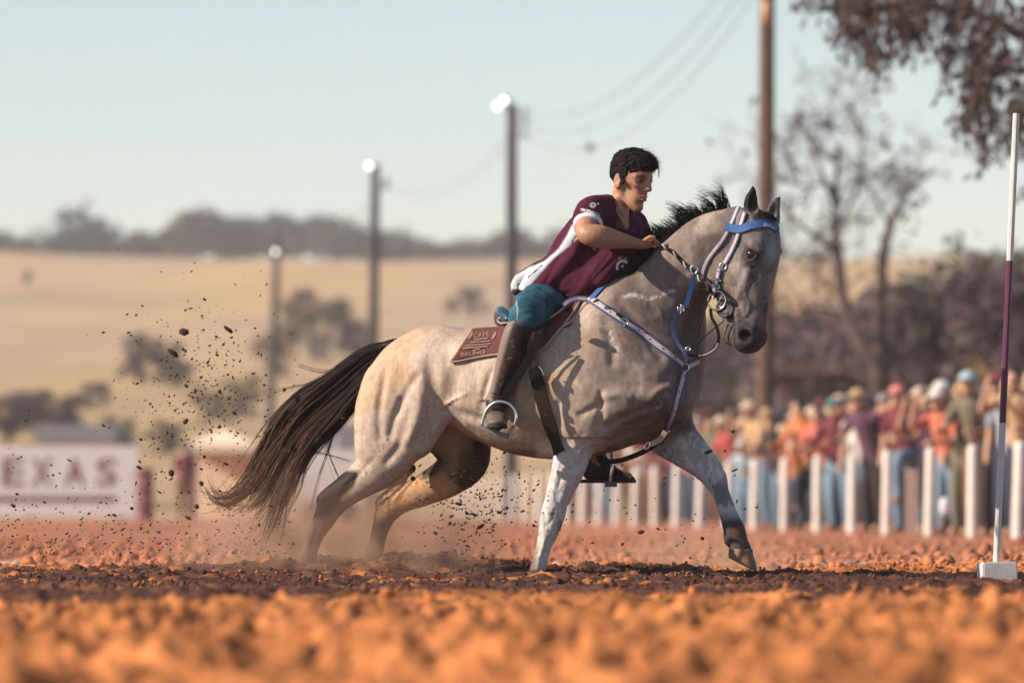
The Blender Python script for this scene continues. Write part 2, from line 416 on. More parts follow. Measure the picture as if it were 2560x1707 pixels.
def tree_proto(seed, h=5.0, wide=1.0, n=500, leaf=.34):
    g = np.random.default_rng(seed); blobs = []
    for k in range(9):
        a = g.random()*6.28; q = g.random(); rr = h*.30*wide*(.5+.6*g.random())
        blobs.append(((math.cos(a)*h*.28*wide*g.random(), math.sin(a)*h*.28*wide*g.random(), h*(.42+.42*q)), (rr, rr, rr*.8)))
    return leaf_cloud(blobs, n, leaf, seed, 1.0, .35), tube_mesh([[(0, 0, -.6), (.05*h*g.normal(), 0, h*.3), (.05*h*g.normal(), 0, h*.6)]], [np.array([.045, .035, .02])*h], 7)
def brush_proto(seed, h=5.0, wide=1.0):
    g = np.random.default_rng(seed); blobs = []
    for k in range(26):
        a = g.random()*6.28; q = g.random()**.8; rr = h*.15*wide*(.5+.7*g.random()); R_ = h*.36*wide*math.sqrt(g.random())*(1.1-.5*q)
        blobs.append(((math.cos(a)*R_, math.sin(a)*R_, h*(.10+.80*q)), (rr, rr, rr*.85)))
    paths = [[(0, 0, -.5), (.02*h, 0, h*.2), (0, 0, h*.4)]]+[[(0, 0, h*.25), tuple(np.array(b[0])*.6+np.array([0, 0, h*.12])), b[0]] for b in blobs[:12]]
    return leaf_cloud(blobs, 5200, .085, seed, 1.3, .2), tube_mesh(paths, [np.array([.03, .024, .016])*h]+[np.array([.012, .008, .003])*h]*12, 6)
protos = [[new_mesh('crown', *q[0], smooth=False), new_mesh('trunk', *q[1])] for q in (tree_proto(40+k, 5, w) for k, w in enumerate((.9, 1.2, 1.05, 1.4, .75)))]
protos += [[new_mesh('crown', *q[0], smooth=False), new_mesh('trunk', *q[1])] for q in (brush_proto(60+k, 5, w) for k, w in enumerate((1.0, 1.2, 1.1)))]
def plant_tree(px, d, h, kind, m, name, label, cat='tree', group=None, wide=1.0):
    x = (px-1280)/FPX*d; y = d-26; z = float(hill_h(np.array(x), np.array(float(y)))) if d > 140 else 0
    r = empty(name, (x, y, z), label, cat, group, rz=random.random()*6.28); r.scale = (h/5*wide, h/5*wide, h/5)
    for nm, me, mm in (('crown', protos[kind][0], m), ('trunk', protos[kind][1], M_bark)):
        o = bpy.data.objects.new(nm, me); COL.objects.link(o); o.parent = r
        if len(me.materials) == 0: me.materials.append(None)
        o.material_slots[0].link = 'OBJECT'; o.material_slots[0].material = mm
    return r
def ordinal(i):
    w = ['first', 'second', 'third', 'fourth', 'fifth', 'sixth', 'seventh', 'eighth', 'ninth', 'tenth', 'eleventh', 'twelfth', 'thirteenth', 'fourteenth', 'fifteenth', 'sixteenth', 'seventeenth', 'eighteenth', 'nineteenth', 'twentieth']
    if i < 20: return w[i]
    t = {2: 'twenty', 3: 'thirty', 4: 'forty', 5: 'fifty', 6: 'sixty', 7: 'seventy', 8: 'eighty'}[(i+1)//10]
    return (t+'-'+w[(i+1) % 10-1]) if (i+1) % 10 else {2: 'twentieth', 3: 'thirtieth', 4: 'fortieth', 5: 'fiftieth', 6: 'sixtieth', 7: 'seventieth', 8: 'eightieth'}[(i+1)//10]
# skyline of the wood on the crest: (photo x, photo y of the tree top)
sky_line = [(0, 640), (60, 645), (130, 630), (200, 600), (250, 575), (310, 620), (370, 610), (430, 590), (490, 570), (550, 545), (600, 575), (650, 590), (720, 600), (790, 560), (850, 610), (920, 570), (980, 610), (1040, 600), (1100, 640), (1160, 650), (1220, 610), (1300, 605), (1380, 620), (1460, 630), (1600, 630), (1750, 640), (1900, 650)]
random.seed(3); k = 0; xs = list(np.arange(-20, 1960, 31)); rows = []
for x in xs:
    top = np.interp(x, [q[0] for q in sky_line], [q[1] for q in sky_line])+random.uniform(-14, 14)
    d = 712+random.uniform(-20, 20); base = 1265-14222*(float(hill_h(np.array((x-1280)/FPX*d), np.array(d-26.)))-.3)/d
    rows.append((x+random.uniform(-10, 10), d, max((base-top)/14222*d, 3.0)*random.uniform(1.1, 1.5)))
for k, (x, d, h) in enumerate(rows):
    kind = random.randrange(5); mi = random.choices((0, 1, 2), (4, 3, 3))[0]
    plant_tree(x, d, h, kind, M_far[mi], 'hilltop_tree', f'{("dark bluish", "dull olive", "brownish")[mi]} tree in the hilltop wood, {ordinal(k)} from the left', group='trees along the hill crest', wide=1.25)
# bushes on the slope (photo x, top y, distance, height m, width factor, material)
for q in [(68, 735, 480, 1.7, .7, 0, 'small round dark bush alone high on the left slope'), (500, 640, 640, 3.2, .6, 0, 'single dark tree standing just below the crest'),
          (345, 905, 300, 3.4, 1.0, 0, 'large purple-grey bush low on the left slope'), (420, 925, 300, 3.0, 1.1, 0, 'purple-grey bush touching the large one on the left slope'),
          (455, 955, 290, 2.2, 1.2, 2, 'greenish shrub right of the purple-grey bushes'), (235, 1000, 270, 1.6, 1.5, 0, 'flat dark shrub above the white banner'),
          (60, 1010, 255, 1.8, 1.8, 0, 'wide low shrub at the far left above the banner'), (757, 750, 400, 3.0, 1.0, 0, 'dark rounded tree on the slope right of the shortest pole'),
          (740, 800, 330, 4.6, .95, 1, 'tall olive-yellow bush right of the shortest pole'), (820, 815, 330, 4.4, 1.0, 2, 'grey-green bush above the horse tail'),
          (890, 830, 320, 3.6, 1.1, 0, 'purple-grey bush by the foot of the second pole'), (670, 880, 300, 3.2, 1.0, 1, 'pale olive bush behind the shortest pole'),
          (600, 960, 260, 2.4, 1.5, 1, 'yellowish shrub behind the tail tip'), (520, 990, 250, 2.0, 1.5, 1, 'straw-green shrub left of the tail'),
          (20, 1040, 230, 2.6, 1.7, 0, 'dark low bush at the left edge behind the banner'), (150, 1030, 235, 2.6, 1.8, 0, 'dark wide bush behind the middle of the banner'), (300, 1060, 225, 1.7, 1.6, 2, 'grey-green low bush behind the right end of the banner'), (420, 1075, 220, 1.7, 1.8, 1, 'low straw-green bush right of the banner'),
          (975, 672, 610, 1.2, .9, 0, 'tiny dark bush right of the second pole'), (1180, 745, 420, 2.6, 1.2, 0, 'hazy dark bush left of the third pole behind the saddle'),
          (1130, 765, 420, 1.8, 1.0, 0, 'small hazy bush above the horse croup')]:
    px, top, d, h, wd, mi, lab = q
    plant_tree(px, d, h*.82, 5+(int(px) % 3), M_bush[mi], 'bush', lab, 'bush', 'bushes on the hill slope', wd)
# woodland and brush behind the crowd
for k, q in enumerate([(1770, 170, 5.2, 1.3, 0), (1850, 190, 5.4, 1.3, 2), (1990, 150, 4.6, 1.2, 0), (2060, 160, 5.4, 1.2, 1), (2140, 135, 4.9, 1.2, 0), (2225, 120, 4.8, 1.3, 0), (2290, 128, 5.2, 1.3, 2), (2330, 112, 4.6, 1.2, 0),
                       (2400, 118, 5.6, 1.25, 2), (2450, 125, 5.3, 1.2, 0), (2520, 112, 5.2, 1.2, 2), (2580, 105, 5.0, 1.2, 0), (2640, 118, 5.6, 1.2, 2), (1700, 200, 4.6, 1.5, 0), (1640, 210, 4.0, 1.5, 0)]):
    plant_tree(q[0], q[1], q[2], 5+k % 3, M_bush[q[4]], 'brush_tree', f'{("purple-brown", "olive", "grey-green")[q[4]]} thicket tree behind the crowd, {ordinal(k)} counted along the thicket', group='thicket behind the crowd', wide=q[3])
plant_tree(2478, 96, 2.6, 6, M_bush[3], 'bush', 'yellow-leaved bush beside the striped pole, behind the crowd', 'bush', wide=.55)
# two bare trees behind the crowd, traced limb by limb
def bare_tree(name, label, limbs, Y, seed, r=.12, leafn=260, m=None, fork=None):
    t = empty(name, W(limbs[0][0][0][0], 1265+.3*14222/(Y+26), Y), label, 'tree'); paths, radii, tips = [], [], []
    for q, r0, r1 in limbs:
        g = np.random.default_rng(seed+len(paths)); P = crom([np.array(W(x, y, Y))+np.array([0, g.normal(0, .35) if i else 0, 0]) for i, (x, y) in enumerate(q)], 6)
        paths.append(P); radii.append(np.linspace(r0*1.35, r1*1.35, len(P)))
    obj('trunk', *tube_mesh(paths[:2], radii[:2], 9), M_bark, t)
    lp, lr = list(paths[2:]), list(radii[2:])
    for i, P in enumerate(paths):
        g = np.random.default_rng(seed+50+i)
        for k in range(7):
            a = P[int((.35+.65*g.random())*(len(P)-1))]; d = g.normal(0, 1, 3)*np.array([1, 1, .8])+np.array([0, 0, .5]); d /= np.linalg.norm(d)
            pp, rr, tt = branch_paths(a, a+d*(.5+.6*g.random()), 3, seed*7+i*11+k, .016, 2, .55, .1); lp += pp; lr += rr; tips += tt
    for a_, b_ in zip(paths[2:], radii[2:]): obj('limb', *tube_mesh([a_], [b_], 6), M_bark, t)
    tag(obj('twigs', *tube_mesh(lp[len(paths)-2:], lr[len(paths)-2:], 5), M_bark, t), kind='stuff')
    g = np.random.default_rng(seed); blobs = [(p, (.16, .16, .13)) for p in tips]
    obj('foliage', *leaf_cloud(blobs, leafn, .055, seed, 1.6, .1), m or M_bush[0], t, False)
    return t
bare_tree('bare_tree', 'bare branching tree with forked trunk behind the crowd', [([(2200, 1305), (2195, 1000), (2190, 930), (2120, 800), (2098, 640), (2090, 520), (2098, 360)], .13, .03),
          ([(2190, 960), (2205, 800), (2214, 640), (2222, 560), (2270, 480), (2340, 420)], .10, .02), ([(2120, 800), (2040, 770), (1980, 790), (1930, 760)], .05, .015), ([(2098, 640), (2040, 600), (1990, 560), (1960, 520)], .045, .012),
          ([(2090, 520), (2050, 430), (2010, 330), (1950, 290)], .04, .012), ([(2100, 560), (2140, 470), (2150, 380), (2130, 260)], .035, .01), ([(2222, 560), (2180, 480), (2150, 420)], .03, .01),
          ([(2095, 480), (2060, 460), (1990, 460), (1920, 400)], .035, .01), ([(2092, 600), (2060, 640), (1980, 650), (1930, 610)], .03, .01)], 76, 5, leafn=700)
# the leafy tree that hangs into the upper right corner
lt = empty('leafy_tree', W(2790, 1330, 32), 'dark leafy tree hanging drooping branches into the upper right corner', 'tree')
limbs = [([(2790, 1330), (2780, 800), (2740, 400), (2690, 150), (2600, -40)], .22, .10), ([(2700, 180), (2500, 60), (2330, 20), (2160, 30), (2040, 20)], .07, .015), ([(2720, 300), (2600, 190), (2480, 180), (2380, 200)], .06, .015),
         ([(2740, 420), (2640, 330), (2540, 330), (2440, 400)], .05, .012), ([(2600, -40), (2420, -60), (2250, -50), (2100, -40)], .06, .012)]
LP, LR = [], []
for i, (q, r0, r1) in enumerate(limbs):
    g = np.random.default_rng(70+i); P = crom([np.array(W(x, y, 32+(g.normal(0, .8) if j else 0))) for j, (x, y) in enumerate(q)], 6); LP.append(P); LR.append(np.linspace(r0, r1, len(P)))
obj('trunk', *tube_mesh(LP[:1], LR[:1], 12), M_bark, lt)
g = np.random.default_rng(88); tw, twr, leaves = [], [], []
# outline of the crown's lower edge in the photograph
edge_x = [1990, 2040, 2100, 2160, 2210, 2260, 2310, 2360, 2400, 2440, 2480, 2520, 2560, 2700]; edge_y = [20, 120, 140, 150, 235, 190, 120, 260, 330, 440, 470, 420, 500, 520]
for k in range(270):
    x = 1985+g.random()**.85*715; e = np.interp(x, edge_x, edge_y); y0 = -120+g.random()*max(e-20, 20); L = min(60+150*g.random(), max(e+20-y0, 40))
    if g.random() < .10 and x < 2200: continue
    yy_ = 32+g.normal(0, 1.3); a = np.array(W(x+30*g.random(), y0, yy_)); b = np.array(W(x-14+28*g.random()-10, y0+L, yy_+.15*g.normal()))
    P = crom([a, (a+b)/2+g.normal(0, .05, 3), b], 4); tw.append(P); twr.append(np.linspace(.012, .004, len(P)))
    for j in range(int(5+L/14)):
        t = g.random(); p = P[int(t*(len(P)-1))]; d = np.array([g.normal(0, .55), g.normal(0, .55), -1.0+.5*g.random()]); d /= np.linalg.norm(d)
        s = np.cross(d, g.normal(size=3)); s /= np.linalg.norm(s); l = .10+.06*g.random(); w = .019+.010*g.random(); q = p+g.normal(0, .03, 3)
        leaves.append([q, q+d*l*.5+s*w, q+d*l, q+d*l*.5-s*w])
for a_, b_ in zip(LP[1:], LR[1:]): obj('limb', *tube_mesh([a_], [b_], 7), M_bark, lt)
tag(obj('twigs', *tube_mesh(tw, twr, 5), M_bark, lt), kind='stuff')
Lv = np.array(leaves).reshape(-1, 3); obj('foliage', Lv, np.arange(len(Lv)).reshape(-1, 4), dark_leaf('dry_leaf', (.058, .040, .038), .45, 3), lt, False)

# ================================================================== POLES AND WIRES
M_pole = mat('weathered_pole', (.045, .042, .050), .85, noise=.3, nscale=3, bump=.4, bscale=25, bdist=.01)
M_steel = mat('dull_steel', (.14, .135, .135), .5, metal=.6)
M_lens = bpy.data.materials.new('lamp_glow'); M_lens.use_nodes = True
pb = M_lens.node_tree.nodes['Principled BSDF']; pb.inputs['Emission Color'].default_value = (1, .97, .9, 1); pb.inputs['Emission Strength'].default_value = 3.5; pb.inputs['Base Color'].default_value = (.8, .8, .8, 1)
def lamp_pole(label, px_base, px_top, top, d, lamps, arms, r=.16, m=None):
    Y = d-26; z0 = 0; base = W(px_base, 1265+.3*14222/d, Y); tip = W(px_top, top, Y)
    t = empty('lamp_pole', base, label, 'lamp pole', 'lamp poles along the arena')
    obj('pole', *tube_mesh([crom([base-Vector((0, 0, .3)), (base+tip)/2, tip], 4)], [np.linspace(r, r*.72, 9)], 14), m or M_pole, t)
    for (lx, ly) in lamps:
        c = np.array(W(lx, ly, Y-.35)); pc = np.array(W(px_top, ly+12, Y))
        arm = obj('lamp_arm', *tube_mesh([[pc, (pc+c)/2+np.array([0, 0, .05]), c+np.array([0, .12, .02])]], [.025], 6), M_steel, t)
        ax = np.array([-.35, -.88, -.32]); ax /= np.linalg.norm(ax); ux = np.cross(ax, [0, 0, 1.]); ux /= np.linalg.norm(ux); uz = np.cross(ux, ax)
        ring = lambda o, rr: [c+ax*o+rr*(ux*math.cos(q)+uz*math.sin(q)) for q in np.linspace(0, 2*math.pi, 18, endpoint=False)]
        sh = obj('lamp_shade', *loft([ring(-.16, .04), ring(-.10, .055), ring(0, .062), ring(.06, .066)]), M_steel, t)
        obj('lamp_lens', *loft([ring(.064, .055), ring(.085, .04), ring(.092, .015)]), M_lens, sh)
    for ay in arms:
        p = np.array(W(px_top, ay, Y)); q = p+np.array([.30, 0, 0])
        obj('insulator', *join_vf([tube_mesh([[p, q]], [.018], 6), tube_mesh([[q+np.array([0, 0, -.02]), q+np.array([0, 0, .05]), q+np.array([0, 0, .12])]], [np.array([.05, .06, .03])], 8)]), M_steel, t)
    return t
POLES = [('shortest lamp pole, weathered wood, on the left above the tail', 665, 695, 592, 192, [(690, 628)], []), ('second lamp pole from the left, rising behind the horse croup', 930, 938, 412, 150, [(926, 414)], [455, 470]),
         ('third lamp pole with two lamps, left of the rider', 1277, 1280, 262, 127, [(1246, 264), (1262, 250)], [285, 310, 340]), ('tallest brown pole, behind the horse head, cut by the top edge', 1912, 1919, -150, 85, [], [])]
M_brown_pole = mat('brown_pole', (.085, .048, .038), .85, noise=.3, nscale=3)
for q in POLES: lamp_pole(*q, **(dict(r=.15, m=M_brown_pole) if q[4] == 85 else {}))
bpy.data.objects['lamp_pole.003'].children[0].name = 'pole'
P4 = bpy.data.objects['lamp_pole.003']
c = np.array(W(1915, 32, 85-26-.2)); obj('junction_box', *box_vf(c, (.10, .12, .34)), mat('tan_box', (.55, .33, .17), .5), P4)
obj('brace', *tube_mesh([[W(1922, 470, 59), W(1940, 560, 58.9), W(1960, 650, 58.6)]], [.02], 6), M_pole, P4)
M_wire = mat('wire', (.12, .12, .13), .5)
def wire(a, b, sag, label):
    a = np.array(a); b = np.array(b); t = np.linspace(0, 1, 24)[:, None]; P = a*(1-t)+b*t-np.array([0, 0, 1.])*4*sag*t*(1-t)
    o = obj('power_line', *tube_mesh([P], [.007], 5), M_wire); tag(o, label, 'wire', 'overhead wires'); return P
wnames = ['upper', 'middle', 'lower']
for k, (ya, yb) in enumerate([(285, -170), (310, -110), (340, -60)]):
    Pw = wire(W(1315, ya, 101), W(1919, yb, 59), .9+.15*k, f'{wnames[k]} sagging wire between the third and tallest poles')
for k, (ya, yb) in enumerate([(455, 285), (470, 310)]):
    wire(W(965, ya, 124), W(1315, yb, 101), .8, f'{("upper", "lower")[k]} sagging wire between the second and third poles')
for k, (ya, yb) in enumerate([(600, 455), (612, 470)]):
    wire(W(700, ya, 166), W(965, yb, 124), .7, f'{("upper", "lower")[k]} sagging wire between the shortest and second poles')
V, Fc = loft([[np.array(W(1475, 369, 90))+rr*np.array([math.cos(a), math.sin(a), 0])+np.array([0, 0, zz]) for a in np.linspace(0, 6.283, 12, endpoint=False)] for rr, zz in ((.02, -.09), (.075, -.05), (.09, 0), (.075, .05), (.02, .09))])
tag(obj('wire_marker', V, Fc, M_wire), 'small dark ball on the overhead wire left of the rider head', 'wire marker')

# ================================================================== STRUCTURES OF THE SHOWGROUND
M_white = mat('white_paint', (.60, .60, .62), .6, noise=.08, nscale=5)
M_maroon = mat('maroon_paint', (.16, .045, .055), .55)
M_cream = mat('cream_canvas', (.70, .58, .44), .8, noise=.08, nscale=3)
M_slate = mat('slate_blue', (.20, .20, .235), .8, noise=.12, nscale=2)
M_dark = mat('dark_timber', (.10, .06, .06), .85)
def slab(name, x0, x1, y0, y1, Y, depth, m, parent):
    a = W(x0, y1, Y); b = W(x1, y0, Y); return obj(name, *box_vf(((a.x+b.x)/2, Y+depth/2, (a.z+b.z)/2), (b.x-a.x, depth, b.z-a.z)), m, parent, False)
def text_mesh(body, size, font_bold=False, extrude=0.0):
    cu = bpy.data.curves.new('t', 'FONT'); cu.body = body; cu.size = size; cu.extrude = extrude; cu.align_x = 'CENTER'; cu.align_y = 'CENTER'; cu.resolution_u = 3
    if font_bold: cu.offset = size*.022
    o = bpy.data.objects.new('t', cu); COL.objects.link(o); dg = bpy.context.evaluated_depsgraph_get(); me = bpy.data.meshes.new_from_object(o.evaluated_get(dg))
    bpy.data.objects.remove(o); return me
Yb = 121-26
banner = empty('banner', W(60, 1300, Yb), 'white banner board with maroon letters at the far left', 'banner')
slab('board', -420, 344, 1114, 1290, Yb, .06, M_white, banner)
M_print = mat('banner_print', (.17, .055, .085), .7)
for ch, cx in (('T', -75), ('E', 32), ('X', 105), ('A', 187), ('S', 266)):
    me = text_mesh(ch, 78*121/FPX*1.35, True); v = np.array([q.co[:] for q in me.vertices]); w = v[:, 0].max()-v[:, 0].min(); hgt = v[:, 1].max()-v[:, 1].min()
    c = W(cx, 1180, Yb-.035); sx = (52*121/FPX)/w; sy = (70*121/FPX)/hgt
    v2 = np.stack([c.x+(v[:, 0]-(v[:, 0].max()+v[:, 0].min())/2)*sx, np.full(len(v), c.y+.03), c.z+(v[:, 1]-(v[:, 1].max()+v[:, 1].min())/2)*sy], 1)
    obj('letter', v2, [tuple(p.vertices) for p in me.polygons], M_print, banner, False)
slab('printed_line', -420, 292, 1240, 1256, Yb-.004, .004, M_print, banner)
for x in (-100, 76, 300): slab('post', x-8, x+8, 1120, 1312, Yb+.065, .08, M_cream, banner)
bin_ = empty('drum', W(362, 1300, 94), 'dark maroon drum standing at the right end of the banner', 'drum')
def drum(c, r, h, m, parent):
    z = [0, .02, .03, .33*h, .345*h, .36*h, .64*h, .655*h, .67*h, .97*h, .98*h, h]; rr = [r*.98, r, r*.97, r*.97, r*1.03, r*.97, r*.97, r*1.03, r*.97, r*.97, r, r*.97]
    return obj('shell', *loft([[np.array(c)+np.array([q*math.cos(a), q*math.sin(a), zz]) for a in np.linspace(0, 6.2832, 20, endpoint=False)] for q, zz in zip(rr, z)]), m, parent)
drum(W(362, 1300, 94), .19, 1.10, M_maroon, bin_)
shed = empty('shed', W(185, 1300, 130), 'low slate-blue shed roof behind the white banner', 'shed'); slab('wall', 95, 275, 1105, 1296, 130, 3, M_cream, shed); slab('roof', 84, 288, 1062, 1104, 129.5, 4, M_slate, shed)
def tent(px0, px1, top, eave, Y, label, m, name='tent'):
    t = empty(name, W((px0+px1)/2, 1300, Y), label, 'tent'); d = Y+26; zb = 0.02; a = W(px0, eave, Y); b = W(px1, eave, Y); ap = W((px0+px1)/2, top, Y); w = b.x-a.x
    cor = [(a.x, Y), (b.x, Y), (b.x, Y+w), (a.x, Y+w)]; V = [(x, y, a.z) for x, y in cor]+[((a.x+b.x)/2, Y+w/2, ap.z)]
    obj('canopy', V+[(x, y, a.z-.18) for x, y in cor], [(0, 1, 4), (1, 2, 4), (2, 3, 4), (3, 0, 4), (5, 6, 1, 0), (6, 7, 2, 1), (7, 8, 3, 2), (8, 5, 0, 3)], m, t, False)
    for x, y in cor: obj('pole', *tube_mesh([[(x, y, 0), (x, y, a.z)]], [.03], 6), M_steel, t)
    obj('side_wall', [(a.x, Y+w, 0), (b.x, Y+w, 0), (b.x, Y+w, a.z-.02), (a.x, Y+w, a.z-.02)], [(0, 1, 2, 3)], m, t, False)
    obj('side_wall', [(b.x-.01, Y, 0), (b.x-.01, Y+w-.02, 0), (b.x-.01, Y+w-.02, a.z-.02), (b.x-.01, Y, a.z-.02)], [(0, 1, 2, 3)], m, t, False)
    return t
tent(470, 640, 1070, 1110, 100, 'cream canvas tent left of the horse tail', M_cream)
# white horse trailer seen between tail and hind legs
tr = empty('trailer', W(830, 1300, 92), 'white livestock trailer glimpsed between the tail and the hind legs', 'trailer')
slab('body', 752, 905, 1062, 1276, 92, 2.0, M_white, tr)
slab('roof', 748, 909, 1050, 1061, 91.9, 2.2, M_white, tr); slab('window', 775, 830, 1085, 1120, 91.985, .01, M_slate, tr); slab('window', 845, 890, 1085, 1120, 91.985, .01, M_slate, tr)
for x in (785, 872):
    w = obj('wheel', *loft([[np.array(W(x, 1282, 92.1))+np.array([.26*s*math.cos(a), yy, .26*s*math.sin(a)]) for a in np.linspace(0, 6.283, 20, endpoint=False)] for s, yy in ((.9, -.14), (1, -.1), (1, .08), (.9, .1))]), mat('rubber', (.03, .03, .03), .8), tr)
# open shed behind the crowd
sh2 = empty('open_shed', W(2060, 1306, 86), 'open shed with dark eave and slate-blue wall behind the crowd', 'shed')
slab('roof', 1905, 2215, 912, 934, 85, 4.5, M_dark, sh2); slab('wall', 1930, 2195, 935, 1300, 88.5, .1, M_slate, sh2)
for x in (1960, 2150): slab('post', x-10, x+10, 935, 1304, 85.3, .15, M_dark, sh2)

# ================================================================== FENCE
M_post = mat('post_white', (.62, .58, .55), .6, noise=.10, nscale=6)
posts = []
def post_mesh():
    z = [-.1, .0, .5, .86, .905, .93, .94]; r = [.058, .058, .056, .054, .05, .03, .004]
    return loft([[np.array([q*math.cos(a), q*math.sin(a), zz]) for a in np.linspace(0, 6.2832, 14, endpoint=False)] for q, zz in zip(r, z)])
pm = new_mesh('shaft', *post_mesh()); pm.materials.append(M_post)
cm = new_mesh('cap', *loft([[np.array([q*math.cos(a), q*math.sin(a), zz]) for a in np.linspace(0, 6.2832, 10, endpoint=False)] for q, zz in ((.022, .93), (.022, 1.04), (.012, 1.05))])); cm.materials.append(M_maroon)
px_right = [2543, 2431, 2323, 2216, 2130, 2044, 1961, 1885, 1817, 1748]
for i in range(26):
    d = 55.3+3.0*i; X_ = 4.91-.245*i
    if i < 10: X_ = (px_right[i]-1280)/FPX*d
    o = empty('fence_post', (X_, d-26, 0), f'round white fence post, {ordinal(i)} from the right end of the row', 'fence post', 'white posts of the arena fence')
    o.rotation_euler = (R(random.uniform(-1.2, 1.2)), R(random.uniform(0, 2.2)), 0)
    for nm, mm in (('shaft', pm), ('cap', cm)):
        q = bpy.data.objects.new(nm, mm); COL.objects.link(q); q.parent = o
    posts.append((X_, d-26))
# broad unpainted board post between the fourth and third post
bp = empty('board_post', W(2279, 1330, 33), 'broad pale grooved board standing between two round posts', 'board post')
slab('board', 2265, 2279, 1172, 1336, 33, .05, mat('pale_board', (.42, .32, .27), .8, noise=.1), bp); slab('board', 2280, 2294, 1172, 1336, 33, .05, bpy.data.materials['pale_board'], bp)
lampst = empty('ground_light', W(2358, 1335, 30), 'short post light with white globe in front of the fence', 'ground light')
obj('stem', *tube_mesh([[W(2358, 1338, 30), W(2359, 1290, 30)]], [.028], 8), M_dark, lampst)
cc = np.array(W(2362, 1265, 30)); obj('globe', *loft([[cc+np.array([q*math.cos(a), q*math.sin(a), zz]) for a in np.linspace(0, 6.283, 14, endpoint=False)] for q, zz in ((.02, -.1), (.042, -.06), (.05, .0), (.042, .06), (.015, .09))]), M_white, lampst)

# ================================================================== THE STRIPED TURNING POLE
pole = empty('turning_pole', W(2492, 1440, 0), 'white and maroon striped turning pole on a white block, right edge', 'marker pole')
M_pw = mat('chipped_white', (.52, .51, .52), .55, noise=.12, nscale=14, bump=.2, bscale=60); M_pm = mat('maroon_band', (.085, .014, .05), .45, noise=.2, nscale=12)
def on_pole(t): return np.array(W(2491, 1404, 0))*(1-t)+np.array(W(2541, 284, 0))*t
for a, b, m in ((0, (1404-1057)/1120, M_pw), ((1404-1057)/1120, (1404-652)/1120, M_pm), ((1404-652)/1120, 1, M_pw)):
    obj('band', *tube_mesh([[on_pole(a), on_pole((a+b)/2), on_pole(b)]], [.0155], 8), m, pole, False)
bm = bmesh.new(); bmesh.ops.create_cube(bm, size=1)
bmesh.ops.scale(bm, vec=(.16, .16, .12), verts=bm.verts); bmesh.ops.bevel(bm, geom=bm.edges[:], offset=.006, segments=2, affect='EDGES'); bme = bpy.data.meshes.new('block'); bm.to_mesh(bme); bm.free()
blk = link('block', bme, M_pw, pole); c = W(2493, 1404, 0); blk.location = (c.x, 0, c.z-.06); blk.matrix_parent_inverse = PM(pole).inverted(); blk.rotation_euler = (0, R(-1.5), R(6))
M_mark = mat('faint_mark', (.50, .42, .42), .7)
me = text_mesh('0 5/', .026); v = np.array([q.co[:] for q in me.vertices]); c = W(2519, 1424, -.0855)
obj('painted_mark', np.stack([c.x+v[:, 0], np.full(len(v), -.0885), c.z+v[:, 1]], 1), [tuple(p.vertices) for p in me.polygons], M_mark, pole, False)
# ================================================================== THE HORSE
SLANT = 0.30
horse = empty('horse', W(1340, 1440, 0), 'pale grey horse lunging right with dark mane, tail and white-painted forelegs', 'horse')
HB = Field(W(690, 1475, -.42), W(1985, 450, .36), 0.0065)
trunk = [(985, 950, 0, 66, .12), (1030, 938, 0, 96, .20), (1090, 930, 0, 117, .255), (1160, 944, 0, 122, .27), (1240, 962, 0, 146, .29),
         (1330, 969, 0, 172, .31), (1420, 953, 0, 194, .305), (1500, 930, 0, 200, .27), (1560, 912, 0, 190, .235), (1605, 915, 0, 138, .19)]
px_chain(HB, trunk, .02)
px_chain(HB, [(1640, 950, -.02, 98, .20), (1655, 985, -.02, 70, .18)], .10)
# croup and hip
HB.ell(W(1120, 905, -.14), (.11, .07, .10), .06); HB.ell(W(1120, 905, .14), (.11, .07, .10), .06)
HB.ell(W(1160, 882, -.19), (.05, .05, .045), .06)
# near hind leg
px_chain(HB, [(1020, 950, -.11, 92, .13), (990, 1015, -.13, 96, .135), (974, 1095, -.14, 82, .115), (955, 1155, -.145, 62, .085), (913, 1196, -.15, 44, .06),
              (868, 1228, -.15, 37, .044), (833, 1256, -.15, 36, .038), (810, 1298, -.15, 28, .031), (790, 1333, -.15, 23, .027), (777, 1368, -.15, 20, .026),
              (766, 1400, -.15, 24, .034), (752, 1430, -.15, 26, .04)], .05)
HB.chain([W(806, 1246, -.15), W(850, 1207, -.15), W(890, 1170, -.15)], [.024, .016, .02], None, .03)
px_chain(HB, [(1075, 930, -.2, 34, .05), (1060, 1010, -.21, 48, .06), (1040, 1085, -.19, 46, .06), (1000, 1140, -.19, 34, .045)], .06)   # quadriceps and stifle
px_chain(HB, [(945, 950, -.14, 30, .06), (925, 1040, -.17, 30, .06), (918, 1120, -.17, 26, .05)], .05)                               # hamstring
px_chain(HB, [(1118, 1022, -.19, 17, .03), (1092, 1066, -.18, 15, .025), (1058, 1115, -.17, 18, .035)], .05)                         # flank fold
# far hind leg
px_chain(HB, [(1060, 980, .11, 92, .12), (1125, 1055, .14, 88, .115), (1163, 1140, .14, 64, .085), (1128, 1186, .14, 52, .075), (1064, 1222, .14, 41, .055),
              (1006, 1250, .14, 31, .042), (970, 1275, .14, 31, .036), (954, 1312, .14, 23, .028), (944, 1350, .14, 20, .026), (934, 1385, .14, 24, .032),
              (928, 1420, .14, 27, .038)], .05)
HB.chain([W(951, 1253, .14), W(985, 1215, .14), W(1030, 1170, .14)], [.022, .015, .02], None, .03)
